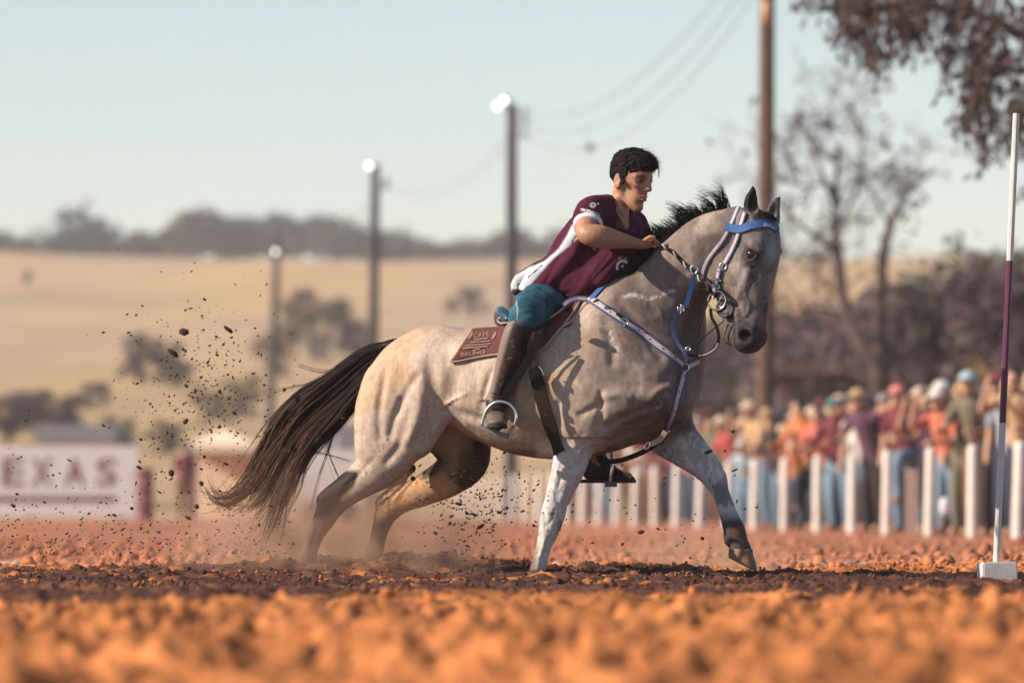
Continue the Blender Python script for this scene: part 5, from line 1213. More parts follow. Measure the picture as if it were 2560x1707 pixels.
def ring(cx, cy, rx, ry, y, parent, r=.0032, name='ring', ang=0, m=None, tilt=0):
    a = np.linspace(0, 2*math.pi, 25); c, s = math.cos(R(ang)), math.sin(R(ang))
    P = [np.array(W(cx+rx*math.cos(t)*c-ry*math.sin(t)*s, cy+rx*math.cos(t)*s+ry*math.sin(t)*c, y+tilt*math.cos(t))) for t in a]
    return obj(name, *tube_mesh([P], [r], 8, False), m or M_chrome, parent)
def on_h(x, y, off=.008):
    p, n = cast(x, y); return own_depth(x, p[1])-off if p is not None else -.1
# --- saddle cloth
def cloth_pts():
    B = crom([(1129, 905), (1180, 898), (1240, 889), (1300, 884), (1350, 880), (1390, 840), (1430, 792), (1462, 745)], 7); T = crom([(1183, 830), (1230, 826), (1280, 822), (1330, 815), (1380, 800), (1420, 780), (1450, 758), (1470, 738)], 7)
    return B, T
pad = empty('saddle_cloth', W(1290, 900, -.3), 'maroon quilted saddle cloth with beige binding and printed lettering', 'saddle cloth')
Bp, Tp = cloth_pts(); nk = 11; rows = []
for b, t in zip(Bp, Tp):
    col = []
    for k in range(nk):
        f = k/(nk-1); x, y = b*(1-f)+t*f; p, n = cast(x, y)
        if p is None: p = col[-1][0]+np.array([0, .03, .012]); n = np.array([0, -.3, .95])
        col.append((p, n))
    rows.append([p+n*.012 for p, n in col])
G = np.array(rows)
for _ in range(3):
    G2 = G.copy(); G2[1:-1] = .25*G[:-2]+.5*G[1:-1]+.25*G[2:]; G2[:, 1:-1] = .25*G2[:, :-2]+.5*G2[:, 1:-1]+.25*G2[:, 2:]; G = G2
Gm = G.copy(); Gm[..., 1] = 2*mid_depth(G[..., 0])-G[..., 1]; full = np.concatenate([G, Gm[:, ::-1]], 1); nr, ncol = full.shape[:2]; ii = np.arange(nr*ncol).reshape(nr, ncol)
Fq = np.stack([ii[:-1, :-1], ii[1:, :-1], ii[1:, 1:], ii[:-1, 1:]], -1).reshape(-1, 4)
M_cloth = mat('quilted_maroon', (.105, .034, .034), .9, noise=.2, nscale=25, bump=.8, bscale=45, bdist=.006)
co = solid(obj('cloth', full.reshape(-1, 3), Fq, M_cloth, pad), .012); pad_bvh = bvh_of(full.reshape(-1, 3), Fq)
edge = np.concatenate([G[0][::-1], G[:, 0]]) ; obj('binding', *tube_mesh([edge], [.0065], 8), M_trim, pad)
M_pprint = mat('cloth_print', (.27, .165, .13), .85)
print_text('CAFÉ', 1204, 840, 40, 13, -5, pad_bvh, M_pprint, pad, 'cloth_lettering', bold=False, off=.0095)
for y, x0, x1 in ((852, 1186, 1220), (858.5, 1176, 1226), (865, 1166, 1228), (871, 1158, 1222), (876, 1182, 1202)):
    obj('printed_line', drape([(x0, y), (x1, y-4), (x1, y-1.2), (x0, y+2.8)], pad_bvh, .0095), [(0, 1, 2, 3)], M_pprint, pad, False)
for x in (1177, 1236): 
    obj('leaf_emblem', drape([(x-6, 853), (x-3, 842), (x+1, 836), (x+5, 832), (x+5, 841), (x+1, 848)], pad_bvh, .0095), [(0, 1, 2, 3, 4, 5)], M_pprint, pad, False)
print_text('BRUNO', 1184, 884, 62, 10, -5, pad_bvh, M_pprint, pad, 'cloth_lettering', off=.0095)
# --- saddle
saddle = empty('saddle', W(1340, 830, -.1), 'dark blue-black leather saddle with pale piping under the rider', 'saddle')
DF = Field(W(1215, 930, -.44), W(1480, 690, .44), .006)
px_chain(DF, [(1262, 800, 0, 26, .17), (1300, 806, 0, 26, .2), (1350, 798, 0, 28, .2), (1395, 770, 0, 26, .16), (1425, 752, 0, 16, .09)], .02)
px_chain(DF, [(1275, 803, -.19, 10, .03), (1256, 790, -.13, 14, .03), (1252, 786, 0, 15, .03), (1256, 790, .13, 14, .03), (1275, 803, .19, 10, .03)], .02, L=(.8, 0, .6))
for s in (-1, 1): 
    px_chain(DF, [(1330, 805, s*.25, 40, .03), (1325, 845, s*.31, 34, .022), (1320, 880, s*.335, 24, .018)], .03)
    px_chain(DF, [(1366, 726, s*.10, 6, .02), (1384, 740, s*.13, 8, .02), (1402, 754, s*.14, 9, .025)], .02)
dP, dF = DF.mesh('saddle', relax=1); obj('seat', dP, dF, M_seat, saddle)
M_cantle = mat('cantle_leather', (.012, .045, .075), .3)
obj('cantle', *tube_mesh([crom([W(1276, 803, -.205), W(1258, 784, -.15), W(1253, 779, -.05), W(1253, 779, .05), W(1258, 784, .15), W(1276, 803, .2)], 5)], [.026], 10), M_cantle, saddle)
def tubeline(pts, r, m, parent, name): return obj(name, *tube_mesh([crom([W(*p) for p in pts], 5)], [r], 7), m, parent)
tubeline([(1348, 806, -.30), (1370, 797, -.29), (1390, 785, -.27), (1408, 770, -.24), (1424, 755, -.19)], .0045, M_trim, saddle, 'piping')
tubeline([(1270, 806, -.225), (1252, 808, -.20), (1244, 800, -.17), (1252, 794, -.18), (1272, 796, -.225)], .004, M_trim, saddle, 'piping')
tubeline([(1363, 722, -.15), (1380, 734, -.185), (1400, 752, -.19)], .009, M_brown, saddle, 'knee_roll')
# leathers, girth and stirrups
obj('stirrup_leather', *ribbon(*surf_path([(1352, 836, -.405), (1330, 880, -.415), (1305, 925, -.42), (1280, 966, -.425), (1256, 1006, -.43)], 5), 21*S0, .005), M_black, saddle, False)
for x, y in ((1281, 962), (1273, 980)):
    obj('keeper', *ribbon(*surf_path([(x-3, y+6, -.428), (x+3, y-6, -.428)], 3), 27*S0, .010), M_black, saddle, False)
obj('billet', *ribbon(*surf_path([(1335, 830, -.40), (1322, 870, -.385), (1326, 925, -.365)], 5), 10*S0, .005), M_brown, saddle, False)
obj('billet', *ribbon(*surf_path([(1348, 830, -.40), (1343, 880, -.385), (1342, 930, -.365)], 5), 10*S0, .005), M_brown, saddle, False)
girth = strap([(1338, 925), (1352, 985), (1370, 1045), (1392, 1105), (1400, 1132)], 34, saddle, False, .004, 0, 'girth', mat('girth_web', (.030, .020, .018), .8, noise=.3, nscale=30, spec=.1), .007)
for q in ([(1331, 920, -.375), (1346, 955, -.372), (1352, 975, -.37)],): obj('buckle_guard', *ribbon(*surf_path(q, 4), np.interp(np.linspace(0, 1, max(4, int(60/4))), [0, .3, .8, 1], [22, 30, 30, 12])[:len(surf_path(q, 4)[0])]*S0, .008), M_black, saddle, False)
tubeline([(1346, 915, -.385), (1354, 925, -.39), (1358, 940, -.385)], .004, M_chrome, saddle, 'buckle')
def stirrup(pts, y, a, b, label, dy=0.0, flat=.05):
    s = empty('stirrup', W(a[0], a[1], y), label, 'stirrup', 'stirrups')
    obj('bow', *tube_mesh([crom([W(px, py, y+d) for px, py, d in pts], 6)], [.0075], 10), M_chrome, s)
    A, B = np.array(W(*a, y)), np.array(W(*b, y)); u = (B-A)/np.linalg.norm(B-A); n = np.cross(u, [0, 1, 0]); n = -n/np.linalg.norm(n) if n[2] > 0 else n/np.linalg.norm(n)
    c = (A+B)/2; obj('tread', *box_vf(c, (1, 1, 1), np.stack([u*np.linalg.norm(B-A), np.array([0, flat, 0]), n*.022], 1)), M_steel, s, False); return s
stirrup([(1204, 1064, 0), (1209, 1042, 0), (1220, 1020, 0), (1238, 1006, 0), (1256, 1004, 0), (1275, 1011, 0), (1288, 1028, 0), (1290, 1048, 0), (1282, 1070, 0), (1271, 1088, 0)], -.465, (1203, 1068), (1272, 1092), 'bright metal stirrup holding the near boot, toe towards the viewer', flat=.10)
stirrup([(1526, 1206, -.05), (1529, 1180, -.055), (1532, 1150, -.05), (1530, 1130, -.03), (1524, 1120, 0), (1528, 1135, .04), (1530, 1170, .055), (1526, 1206, .05)], .375, (1512, 1211), (1542, 1211), 'stirrup on the far side, around the boot pointing right', flat=.11)
# --- breast collar
bc = empty('breast_collar', W(1712, 918, -.2), 'blue and pale pink breast collar strapped across the shoulder and chest', 'breast collar')
strap([(1480, 750), (1515, 774), (1560, 804), (1610, 838), (1660, 875), (1705, 912)], 21, bc, True, .006, 7)
strap([(1408, 764, -.25), (1424, 752, -.235), (1445, 746, -.215), (1472, 748, -.20)], 15, bc)
strap([(1478, 750), (1495, 732), (1513, 713)], 16, bc, False, .006)
strap([(1708, 930), (1700, 975), (1690, 1010), (1677, 1050), (1664, 1078)], 17, bc, True, .006, 4)
strap([(1716, 918), (1730, 911), (1744, 904)], 20, bc, True, .006)
obj('belly_strap', *ribbon(*surf_path([(1664, 1078, -.17), (1648, 1102, -.12), (1618, 1124, -.04), (1575, 1143, .0), (1535, 1153, .02), (1495, 1150, .03)], 5), 13*S0, .005), M_black, bc, False)
obj('strap_end', *ribbon(*surf_path([(1664, 1078, -.175), (1648, 1100, -.13), (1622, 1112, -.09)], 4), 13*S0, .005), M_pink, bc, False)
for x, y, r in ((1712, 919, 11), (1478, 752, 8)): ring(x, y, r, r*.9, on_h(x, y), bc)
ring(1664, 1076, 9, 6, on_h(1664, 1076), bc, ang=20); ring(1618, 1114, 5, 10, -.1, bc, ang=30); ring(1553, 805, 4, 12, on_h(1553, 805), bc, .002, ang=-35); ring(1562, 803, 9, 7, on_h(1562, 803, .014), bc, .002, ang=30)
strap([(1548, 795), (1552, 790)], 24, bc, False, .010, 0, 'keeper', M_black)
# --- bridle
br = empty('bridle', W(1865, 545, -.2), 'blue and pale bridle with lettered browband on the horse head', 'bridle')
strap([(1846, 520), (1836, 545), (1822, 572), (1806, 600), (1786, 626), (1768, 652), (1758, 678), (1757, 694)], 14, br, True, .005, 0, 'throat_latch')
strap([(1864, 532), (1855, 560), (1846, 590), (1832, 622), (1818, 648), (1812, 658)], 15, br, True, .006, 0, 'cheekpiece')
strap([(1800, 672), (1795, 696), (1790, 720), (1787, 744)], 15, br, True, .008, 3, 'cheekpiece')
bb = strap([(1815, 566), (1835, 572), (1856, 572), (1880, 565), (1905, 562), (1926, 566), (1942, 578)], 20, br, False, .010, 0, 'browband')
M_btext = mat('browband_text', (.62, .62, .62), .7)
brow_v = [v for v in bb.data.vertices]; bmat = PM(bb.parent) @ bb.matrix_parent_inverse
brow_bvh = BVHTree.FromPolygons([bmat @ v.co for v in brow_v], [tuple(p.vertices) for p in bb.data.polygons])
for i, ch in enumerate('GIULLI'):
    x = [1912, 1918.4, 1923.5, 1929.5, 1934.6, 1938.6][i]; w = [6, 1.6, 5.2, 3.8, 3.4, 1.3][i]; print_text(ch, x, [561.5, 562.3, 563.6, 565.8, 568.6, 571.5][i], w, 9, 8+4*i, brow_bvh, M_btext, br, 'browband_lettering', off=.0014)
ring(1808, 666, 9, 8, on_h(1808, 666), br); ring(1790, 716, 9, 5, on_h(1790, 716, .016), br, ang=10); ring(1794, 700, 8, 3, on_h(1794, 700, .014), br, .002, ang=10)
bit = empty('bit', W(1795, 755, -.2), 'steel ring bit with round black rubber guard at the horse mouth', 'bit')
yb = on_h(1800, 740, .02)
ring(1792, 752, 22, 24, yb-.012, bit, .0042, 'bit_ring', 15)
c, n_ = cast(1822, 770); n_ = n_ if n_ is not None else np.array([-.4, -.9, 0])
nn_ = np.array([-.45, -.89, 0]); u1 = np.array([.89, -.45, 0]); u2 = np.array([0, 0, 1.]); cc = np.array(W(1813, 770, yb-.004))
rg = lambda r_, o: [cc+nn_*o+r_*(u1*math.cos(a)+u2*math.sin(a)) for a in np.linspace(0, 6.283, 28, endpoint=False)]
gd = obj('bit_guard', *loft([rg(.041, -.006), rg(.045, -.002), rg(.045, .004), rg(.038, .007), rg(.036, .005), rg(.030, .006), rg(.012, .006), rg(.008, .003)]), mat('black_rubber', (.035, .03, .034), .55), bit)
obj('mouthpiece', *tube_mesh([[W(1800, 768, yb-.01), W(1815, 770, yb+.02), W(1840, 772, yb+.08)]], [.007], 8), M_chrome, bit)
# --- reins and tie-down
reins = empty('reins', W(1700, 640, -.15), 'braided black and white rope reins from the hand to the bit', 'reins')
M_rope = mat('pale_rope', (.30, .29, .29), .8)
rp = resample(crom([np.array(W(1641, 612, -.125)), np.array(W(1660, 616, -.16)), cast(1690, 640)[0]+np.array([0, -.012, 0]), cast(1712, 662)[0]+np.array([0, -.012, 0]), np.array(W(1735, 684, -.21)), np.array(W(1762, 712, -.24)), np.array(W(1790, 742, yb-.02))], 8), 80)
tt = np.linspace(0, 46, 80)
for ph, m in ((0, M_black), (2.09, M_rope), (4.19, M_black)):
    nrm = np.stack([np.zeros(80)+.7, np.zeros(80), np.zeros(80)+.7], 1); obj('rope_strand', *tube_mesh([rp+.0042*(nrm*np.cos(tt+ph)[:, None]+np.array([0, -1, 0])*np.sin(tt+ph)[:, None])], [.0048], 6), m, reins)
td = empty('tie_down', W(1712, 880, -.2), 'dark blue tie-down and rein straps hanging below the horse jaw', 'tie down')
obj('strap', *ribbon(*surf_path([(1735, 690, -.20), (1727, 725, -.19), (1718, 755, -.185), (1714, 768, -.185)], 5), 11*S0, .004), M_blue, td, False)
obj('strap', *ribbon(*surf_path([(1706, 772, -.195), (1690, 790, -.205), (1682, 812, -.21), (1685, 838, -.215), (1697, 862, -.22), (1712, 884, -.23), (1716, 905, -.235)], 5), 9*S0, .004), mat('navy_strap', (.016, .028, .085), .6), td, False)
obj('strap', *ribbon(*surf_path([(1776, 772, -.19), (1780, 795, -.19), (1792, 818, -.19), (1797, 845, -.19), (1790, 868, -.19), (1770, 884, -.195), (1742, 890, -.20), (1720, 886, -.21)], 5), 8*S0, .004), M_black, td, False)
obj('strap_inlay', *ribbon(*surf_path([(1795, 858, -.196), (1786, 873, -.196), (1766, 885, -.20), (1746, 889.5, -.205)], 5), 3.5*S0, .003), M_pink, td, False)
tubeline([(1728, 868, -.19), (1745, 825, -.19), (1760, 785, -.19), (1770, 752, -.20)], .003, M_black, td, 'cord'); tubeline([(1728, 872, -.18), (1765, 838, -.15), (1808, 804, -.13)], .003, M_black, td, 'cord')
ring(1735, 674, 9, 10, -.215, td); ring(1706, 770, 3, 8, -.2, td, .003, ang=-20); ring(1698, 776, 3, 8, -.2, td, .003, ang=-20); ring(1720, 872, 6, 4, -.235, td, .003)
# ================================================================== SPECTATORS BEHIND THE FENCE
SLANT = 0.0
def person_set(seed, pose):
    """local figure facing -y, feet at the origin: body, shirt, trousers, hair, cap meshes"""
    g = np.random.default_rng(seed); h = .019; lo, hi = (-.75, -.85, -.02), (.75, .5, 2.0)
    lean = pose.get('lean', 0); A = np.array
    hip = A([0, 0, .92]); ch = hip+A([0, -lean*.45, .42]); nk = ch+A([0, -lean*.12, .12]); hd = nk+A([pose.get('hx', 0)*.03, -.02-lean*.06, .15])
    sh = {s: ch+A([s*.19, 0, .06]) for s in (1, -1)}
    legs = {s: [hip+A([s*.09, 0, -.02]), A([s*.11, -.03, .48]), A([s*.12, .02, .08]), A([s*.13, -.10, .03])] for s in (1, -1)}
    if pose.get('knee'): legs[1] = [hip+A([.09, 0, -.02]), A([.10, -.38, .85]), A([.10, -.36, .42]), A([.10, -.46, .38])]
    arms = {}
    for s in (1, -1):
        p = pose['arms'][0 if s == 1 else 1]; S = sh[s]
        arms[s] = {'down': [S, S+A([s*.06, .03, -.28]), S+A([s*.05, -.06, -.52])], 'rail': [S, S+A([s*.10, -.10, -.26]), S+A([s*.02, -.38, -.30])],
                   'point': [S, S+A([s*.24, -.10, .08]), S+A([s*.50, -.16, .14])], 'up': [S, S+A([s*.12, -.18, -.12]), S+A([s*.02, -.26, .14])],
                   'cross': [S, S+A([s*.06, -.06, -.27]), S+A([-s*.16, -.22, -.22])], 'phone': [S, S+A([s*.08, -.16, -.20]), S+A([-s*.04, -.36, .02])],
                   'hip': [S, S+A([s*.20, .04, -.24]), S+A([s*.04, -.06, -.44])]}[p]
    out = {}
    f = Field(lo, hi, h)
    f.chain([hip, (hip+ch)/2, ch, nk-A([0, 0, .04])], [.125, .12, .125, .06], [.10, .09, .10, .05], .04, L=(0, 1, 0))
    f.chain([nk-A([0, 0, .05]), hd-A([0, 0, .05])], [.052, .052], None, .03); f.ell(hd, (.078, .098, .118), .03); f.ell(hd+A([0, -.098, -.02]), (.016, .02, .022), .02); f.ell(hd+A([0, -.05, -.09]), (.05, .05, .04), .03)
    for s in (1, -1):
        f.chain(legs[s], [.085, .058, .042, .045], None, .03); f.chain([arms[s][0], arms[s][1], arms[s][2]], [.052, .042, .03], None, .03)
        e = arms[s][2]; d = e-arms[s][1]; d /= np.linalg.norm(d); f.chain([e, e+d*.09], [.036, .03], [.024, .02], .02)
        f.ell(hd+A([s*.08, .01, -.01]), (.012, .022, .03), .01)
    out['body'] = f.mesh('b', relax=0)
    f = Field(lo, hi, h)
    f.chain([hip+A([0, 0, .0]), (hip+ch)/2, ch+A([0, 0, .02]), nk-A([0, 0, .03])], [.155, .148, .155, .085], [.12, .112, .122, .07], .04)
    for s in (1, -1):
        if pose.get('long'): f.chain(arms[s], [.068, .056, .044], None, .03)
        else: f.chain([arms[s][0], arms[s][0]*.35+arms[s][1]*.65], [.07, .06], None, .03)
    out['shirt'] = f.mesh('s', relax=0)
    f = Field(lo, hi, h)
    f.chain([hip+A([0, 0, .03]), hip-A([0, 0, .08])], [.15, .14], [.118, .115], .03)
    for s in (1, -1): f.chain([legs[s][0], legs[s][1], legs[s][2]], [.105, .078, .062], None, .03)
    out['trousers'] = f.mesh('t', relax=0)
    f = Field(lo, hi, h)
    f.ell(hd+A([0, .012, .022]), (.088, .104, .112), .01); f.ell(hd+A([0, -.11, -.05]), (.12, .10, .11), .015, True)
    if pose.get('longhair'): f.chain([hd+A([0, .06, 0]), hd+A([0, .08, -.2])], [.08, .07], [.05, .04], .03)
    out['hair'] = f.mesh('h', relax=0)
    f = Field(lo, hi, h)
    f.ell(hd+A([0, .0, .06]), (.096, .114, .085), .01); f.ell(hd+A([0, -.02, -.06]), (.14, .16, .09), .01, True); f.ell(hd+A([0, -.13, .045]), (.075, .085, .016), .015)
    out['cap'] = f.mesh('c', relax=0)
    return {k: new_mesh('spectator_'+k, *v) for k, v in out.items() if len(v[0])}
poses = [dict(arms=('rail', 'rail'), lean=.35), dict(arms=('down', 'point'), lean=.2, long=1), dict(arms=('cross', 'cross'), lean=.1), dict(arms=('phone', 'down'), lean=.1), dict(arms=('rail', 'down'), lean=.3, knee=1),
         dict(arms=('hip', 'rail'), lean=.25, longhair=1), dict(arms=('up', 'rail'), lean=.25, long=1), dict(arms=('point', 'rail'), lean=.4), dict(arms=('down', 'down'), lean=.0, longhair=1), dict(arms=('rail', 'up'), lean=.3)]
psets = [person_set(100+i, p) for i, p in enumerate(poses)]
cols = {'orange': (.46, .17, .07), 'red': (.36, .06, .06), 'maroon': (.13, .025, .04), 'pink': (.55, .2, .2), 'coral': (.50, .14, .09), 'white': (.6, .58, .56), 'cream': (.58, .48, .36), 'navy': (.03, .035, .07), 'black': (.025, .02, .025),
        'grey-blue': (.25, .29, .36), 'olive': (.13, .12, .085), 'teal': (.08, .20, .21), 'tan': (.42, .29, .17), 'plum': (.09, .04, .075), 'grey': (.24, .23, .23), 'yellow': (.40, .28, .15), 'pale blue': (.32, .42, .50), 'brown': (.14, .075, .05)}
MC = {k: mat('cloth_'+k.replace(' ', '_').replace('-', '_'), v, .85) for k, v in cols.items()}
M_jean = mat('crowd_denim', (.13, .21, .29), .85); M_jean2 = mat('crowd_dark_denim', (.04, .055, .09), .85); M_sk = mat('crowd_skin', (.42, .245, .165), .6); M_hr = mat('crowd_hair', (.025, .016, .014), .6)
pxs = np.array(px_right[::-1]+[2700], float); dds = np.array([55.3+3*i for i in range(10)][::-1]+[51.5])
def fence_d(px):
    if px >= 1748: return float(np.interp(px, pxs, dds))
    best = min(range(200), key=lambda k: abs(1280+FPX*(4.91-.245*(9+k*.1))/(55.3+3*(9+k*.1))-px)); return 55.3+3*(9+best*.1)
used = set()
def spectator(px, back, hgt, pose, shirt, legs, hat, turn=0, label=None, dark=None):
    d = fence_d(px-(.34+.30*back)*FPX/fence_d(px-60)); x = (px-1280)/FPX*d     # beyond the fence line, which runs away to the left
    i = int(np.argmin([abs((1280+FPX*p[0]/(p[1]+26))-px) for p in posts]))
    lab = label or f'spectator in {shirt} shirt with {(hat+" cap") if hat else "dark hair"}, near the {ordinal(i)} post from the right'
    k = 0; base = lab
    while lab in used: k += 1; lab = base.replace('near the', ('just behind the', 'further back by the', 'half hidden behind the', 'deep in the crowd by the', 'peeping out by the', 'standing past the')[k-1])
    used.add(lab)
    r = empty('person', (x, d-26, 0), lab, 'person', 'spectators behind the fence', rz=R(turn)); s = hgt/1.78; r.scale = (s, s, s)
    S = psets[pose]
    for nm, m in (('body', M_sk), ('shirt', MC[shirt]), ('trousers', {'jeans': M_jean, 'dark jeans': M_jean2}.get(legs, MC.get(legs))), ('hair', M_hr), ('cap', MC[hat] if hat else None)):
        if m is None: continue
        o = bpy.data.objects.new(nm, S[nm]); COL.objects.link(o); o.parent = r
        if len(S[nm].materials) == 0: S[nm].materials.append(None)
        o.material_slots[0].link = 'OBJECT'; o.material_slots[0].material = m
# those one can tell apart in the photograph: x, metres behind the fence, height, pose, shirt, legs, cap, turn
front_row = [(1736, .6, 1.60, 0, 'pink', 'dark jeans', None, -60), (1772, .9, 1.66, 7, 'olive', 'jeans', None, -40), (1795, .5, 1.66, 1, 'olive', 'brown', None, -60), (1842, .5, 1.62, 7, 'red', 'jeans', 'cream', -65), (1866, .45, 1.25, 0, 'pale blue', 'jeans', 'white', -30),
             (1905, .7, 1.80, 9, 'tan', 'jeans', 'cream', -60), (1925, 1.0, 1.70, 2, 'plum', 'dark jeans', 'tan', -30), (1955, .5, 1.55, 0, 'black', 'jeans', None, -50), (1992, .4, 1.30, 4, 'orange', 'dark jeans', None, -20), (2020, .9, 1.76, 6, 'orange', 'dark jeans', None, -50),
             (2062, .5, 1.62, 5, 'coral', 'jeans', None, -40), (2100, .7, 1.70, 6, 'maroon', 'jeans', 'teal', -30), (2112, 1.3, 1.72, 0, 'maroon', 'dark jeans', 'red', -30), (2150, .5, 1.64, 3, 'white', 'jeans', None, -35), (2185, .7, 1.76, 7, 'plum', 'black', 'tan', -50),
             (2215, 1.2, 1.70, 2, 'black', 'black', 'grey', -20), (2268, .55, 1.74, 4, 'maroon', 'jeans', 'pink', -35), (2305, 1.2, 1.70, 8, 'plum', 'dark jeans', None, -20), (2335, .9, 1.66, 9, 'plum', 'black', None, -30), (2372, .5, 1.62, 9, 'coral', 'jeans', 'white', -45),
             (2415, 1.0, 1.70, 3, 'black', 'olive', 'yellow', -30), (2450, .6, 1.78, 0, 'olive', 'brown', 'pale blue', -35), (2490, .9, 1.68, 3, 'black', 'black', None, -20), (2528, .5, 1.70, 3, 'grey-blue', 'navy', None, -30), (2556, .8, 1.78, 9, 'tan', 'navy', None, -30)]
for q in front_row: spectator(*q)
random.seed(12)
for k in range(44):
    px = 1715+ (2600-1715)*(k+random.random()*.8)/44
    spectator(px, 1.6+random.random()*1.6, 1.62+.2*random.random(), random.choice((0, 1, 3, 5, 6, 7, 9)), random.choice(['maroon', 'black', 'plum', 'pink', 'maroon', 'cream', 'brown', 'red', 'white', 'navy', 'tan']), random.choice(['jeans', 'dark jeans', 'black']), random.choice([None, None, 'white', 'maroon', 'cream', 'navy', 'tan', 'grey']), random.uniform(-60, 10))
for k in range(12):
    px = 1440+24*k+random.uniform(-8, 8)
    spectator(px, .8+random.random()*1.5, 1.6+.2*random.random(), random.randrange(10), random.choice(['maroon', 'pale blue', 'brown', 'tan', 'plum', 'red', 'white']), random.choice(['jeans', 'dark jeans', 'brown']), random.choice([None, 'white', 'tan']), random.uniform(-70, 0))
# a figure under the cream tent
r = empty('person', W(586, 1300, 103), 'dark-clothed person standing in front of the cream tent', 'person'); r.scale = (.95, .95, .95)
for nm, m in (('body', M_sk), ('shirt', MC['plum']), ('trousers', M_jean2), ('hair', M_hr)):
    o = bpy.data.objects.new(nm, psets[2][nm]); COL.objects.link(o); o.parent = r; o.material_slots[0].link = 'OBJECT'; o.material_slots[0].material = m
r = empty('person', W(462, 1300, 100), 'person in dull red standing left of the cream tent', 'person'); r.scale = (.95, .95, .95)
for nm, m in (('body', M_sk), ('shirt', MC['maroon']), ('trousers', MC['brown']), ('hair', M_hr)):
    o = bpy.data.objects.new(nm, psets[8][nm]); COL.objects.link(o); o.parent = r; o.material_slots[0].link = 'OBJECT'; o.material_slots[0].material = m
# ================================================================== SOIL THROWN UP BY THE HOOVES
SLANT = 0.30
M_clod = mat('dark_clod', (.060, .027, .019), .95, noise=.4, nscale=60, bump=.5, bscale=200)
clod_me = [new_mesh('dirt_clod', v, f.astype(np.int32), False) for v, f in rock_set(8, 31, 1)]
for m_ in clod_me: m_.materials.append(M_clod)
g = np.random.default_rng(55)
def clod(px, py, y, rpx, label, group, stretch=1.0, ang=0.0):
    o = bpy.data.objects.new('dirt_clod', clod_me[g.integers(8)]); COL.objects.link(o); o.location = W(px, py, y); r = rpx*S0
    o.scale = (r*stretch, r*(.7+.5*g.random()), r*(.65+.4*g.random())/math.sqrt(stretch)); o.rotation_euler = (g.normal(0, .4), R(ang) if stretch > 1 else g.random()*3, g.normal(0, .3))
    tag(o, label, 'dirt clod', group)
A_, B_, C_ = 'clods flying behind the tail', 'clods thrown up under the belly', 'clods around the forelegs'
big = [(459, 829, 13, 1.1, 'largest flying clod, high up left of the tail'), (433, 883, 11, 1.9, 'crescent-shaped clod just below the largest flying clod'), (458, 873, 8, 1.1, 'clod right beside the crescent-shaped one'), (571, 824, 8, 2.4, 'thin slanting shard of soil right of the largest clod'),
       (466, 965, 7, 1.1, 'left of two round clods at mid height behind the tail'), (488, 977, 8, 1.0, 'right of two round clods at mid height behind the tail'), (548, 1067, 8, 1.0, 'round clod above the tail tip'), (464, 1053, 8, 1.0, 'clod left of the tail tip at belly height'),
       (428, 1182, 11, 1.2, 'large clod low down left of the tail curl'), (711, 974, 6, 1.0, 'clod touching the top of the tail'), (33, 1263, 8, 1.1, 'clod in front of the banner letter at far left'), (258, 1063, 6, 1.4, 'clod above the banner right part'), (492, 1266, 8, 1.0, 'clod near the ground left of the tail curl'),
       (350, 1154, 6, 1.3, 'clod at the upper right corner of the banner'), (1602, 1329, 9, 1.3, 'dark clod in the air between the forelegs'), (1836, 1175, 7, 1.6, 'clod beside the knee of the lifted foreleg'), (1812, 1127, 5, 1.2, 'small clod above the knee of the lifted foreleg'), (1770, 1130, 9, 1.5, 'dark clump stuck near the lifted knee'),
       (1832, 1078, 6, 1.3, 'clod in front of the chest against the crowd'), (1556, 1359, 6, 1.0, 'clod low between the forelegs'), (1756, 1345, 6, 1.0, 'clod left of the lifted hoof'), (1420, 811, 10, 1.6, 'brown clod stuck on the saddle cloth binding'), (1201, 1315, 11, 1.3, 'large shard of soil under the belly'),
       (1128, 1290, 7, 1.2, 'clod under the belly near the hind leg'), (1032, 1196, 9, 1.0, 'round clod against the pale far hind leg'), (1490, 752, 8, 1.3, 'brown clod on the breast collar ring')]
for px, py, rp_, stt, lab in big:
    y = -.25 if px < 1300 else -.32
    if px in (1420, 1490): y = -.36 if px == 1420 else -.27
    if px == 1032: y = -.05
    if px == 1770: y = .08
    clod(px, py, y, rp_, lab, A_ if px < 760 else B_ if px < 1340 else C_, stt, 35 if px < 760 else -20)
spots = []
for k in range(150):
    c = g.random()
    if c < .5: spots.append((g.normal(520, 75), g.normal(985, 90), 2.2+3.2*g.random()**2, A_, 'small dark clod in the spray flying behind the tail'))
    elif c < .72: spots.append((g.random()*640, 1150+190*g.random(), 2.5+4.5*g.random()**2, A_, 'small dark clod in the spray flying behind the tail'))
    elif c < .95: spots.append((g.normal(1190, 75), g.normal(1275, 70), 2.5+5*g.random()**2, B_, 'small dark clod in the spray under the belly'))
    else: spots.append((1500+380*g.random(), 1200+200*g.random(), 2+3*g.random(), C_, 'small clod in the air between the forelegs'))
for px, py, r_, gr, lab in spots:
    clod(px, py, g.normal(-.1, .25) if gr != B_ else g.normal(-.05, .2), r_, lab, gr, 1.0+.6*g.random(), 30)
rocks0 = rock_set(5, 77, 1); rocks0 = [(v, f) for v, f in rocks0]
P, s = [], []
for k in range(2900):
    c = g.random()
    if c < .30: px, py = g.normal(520, 110), g.normal(985, 120)
    elif c < .66: px, py = g.random()*760-20, 1385-g.exponential(75)
    elif c < .95: px, py = g.normal(1185, 85), min(g.normal(1265, 85), 1400)
    else: px, py = g.random()*520+1380, 1150+240*g.random()
    if 880 < px < 1260 and py < 1120: continue
    P.append(np.array(W(px, py, g.normal(0, .3)))); s.append((.8+3.0*g.random()**3)*S0)
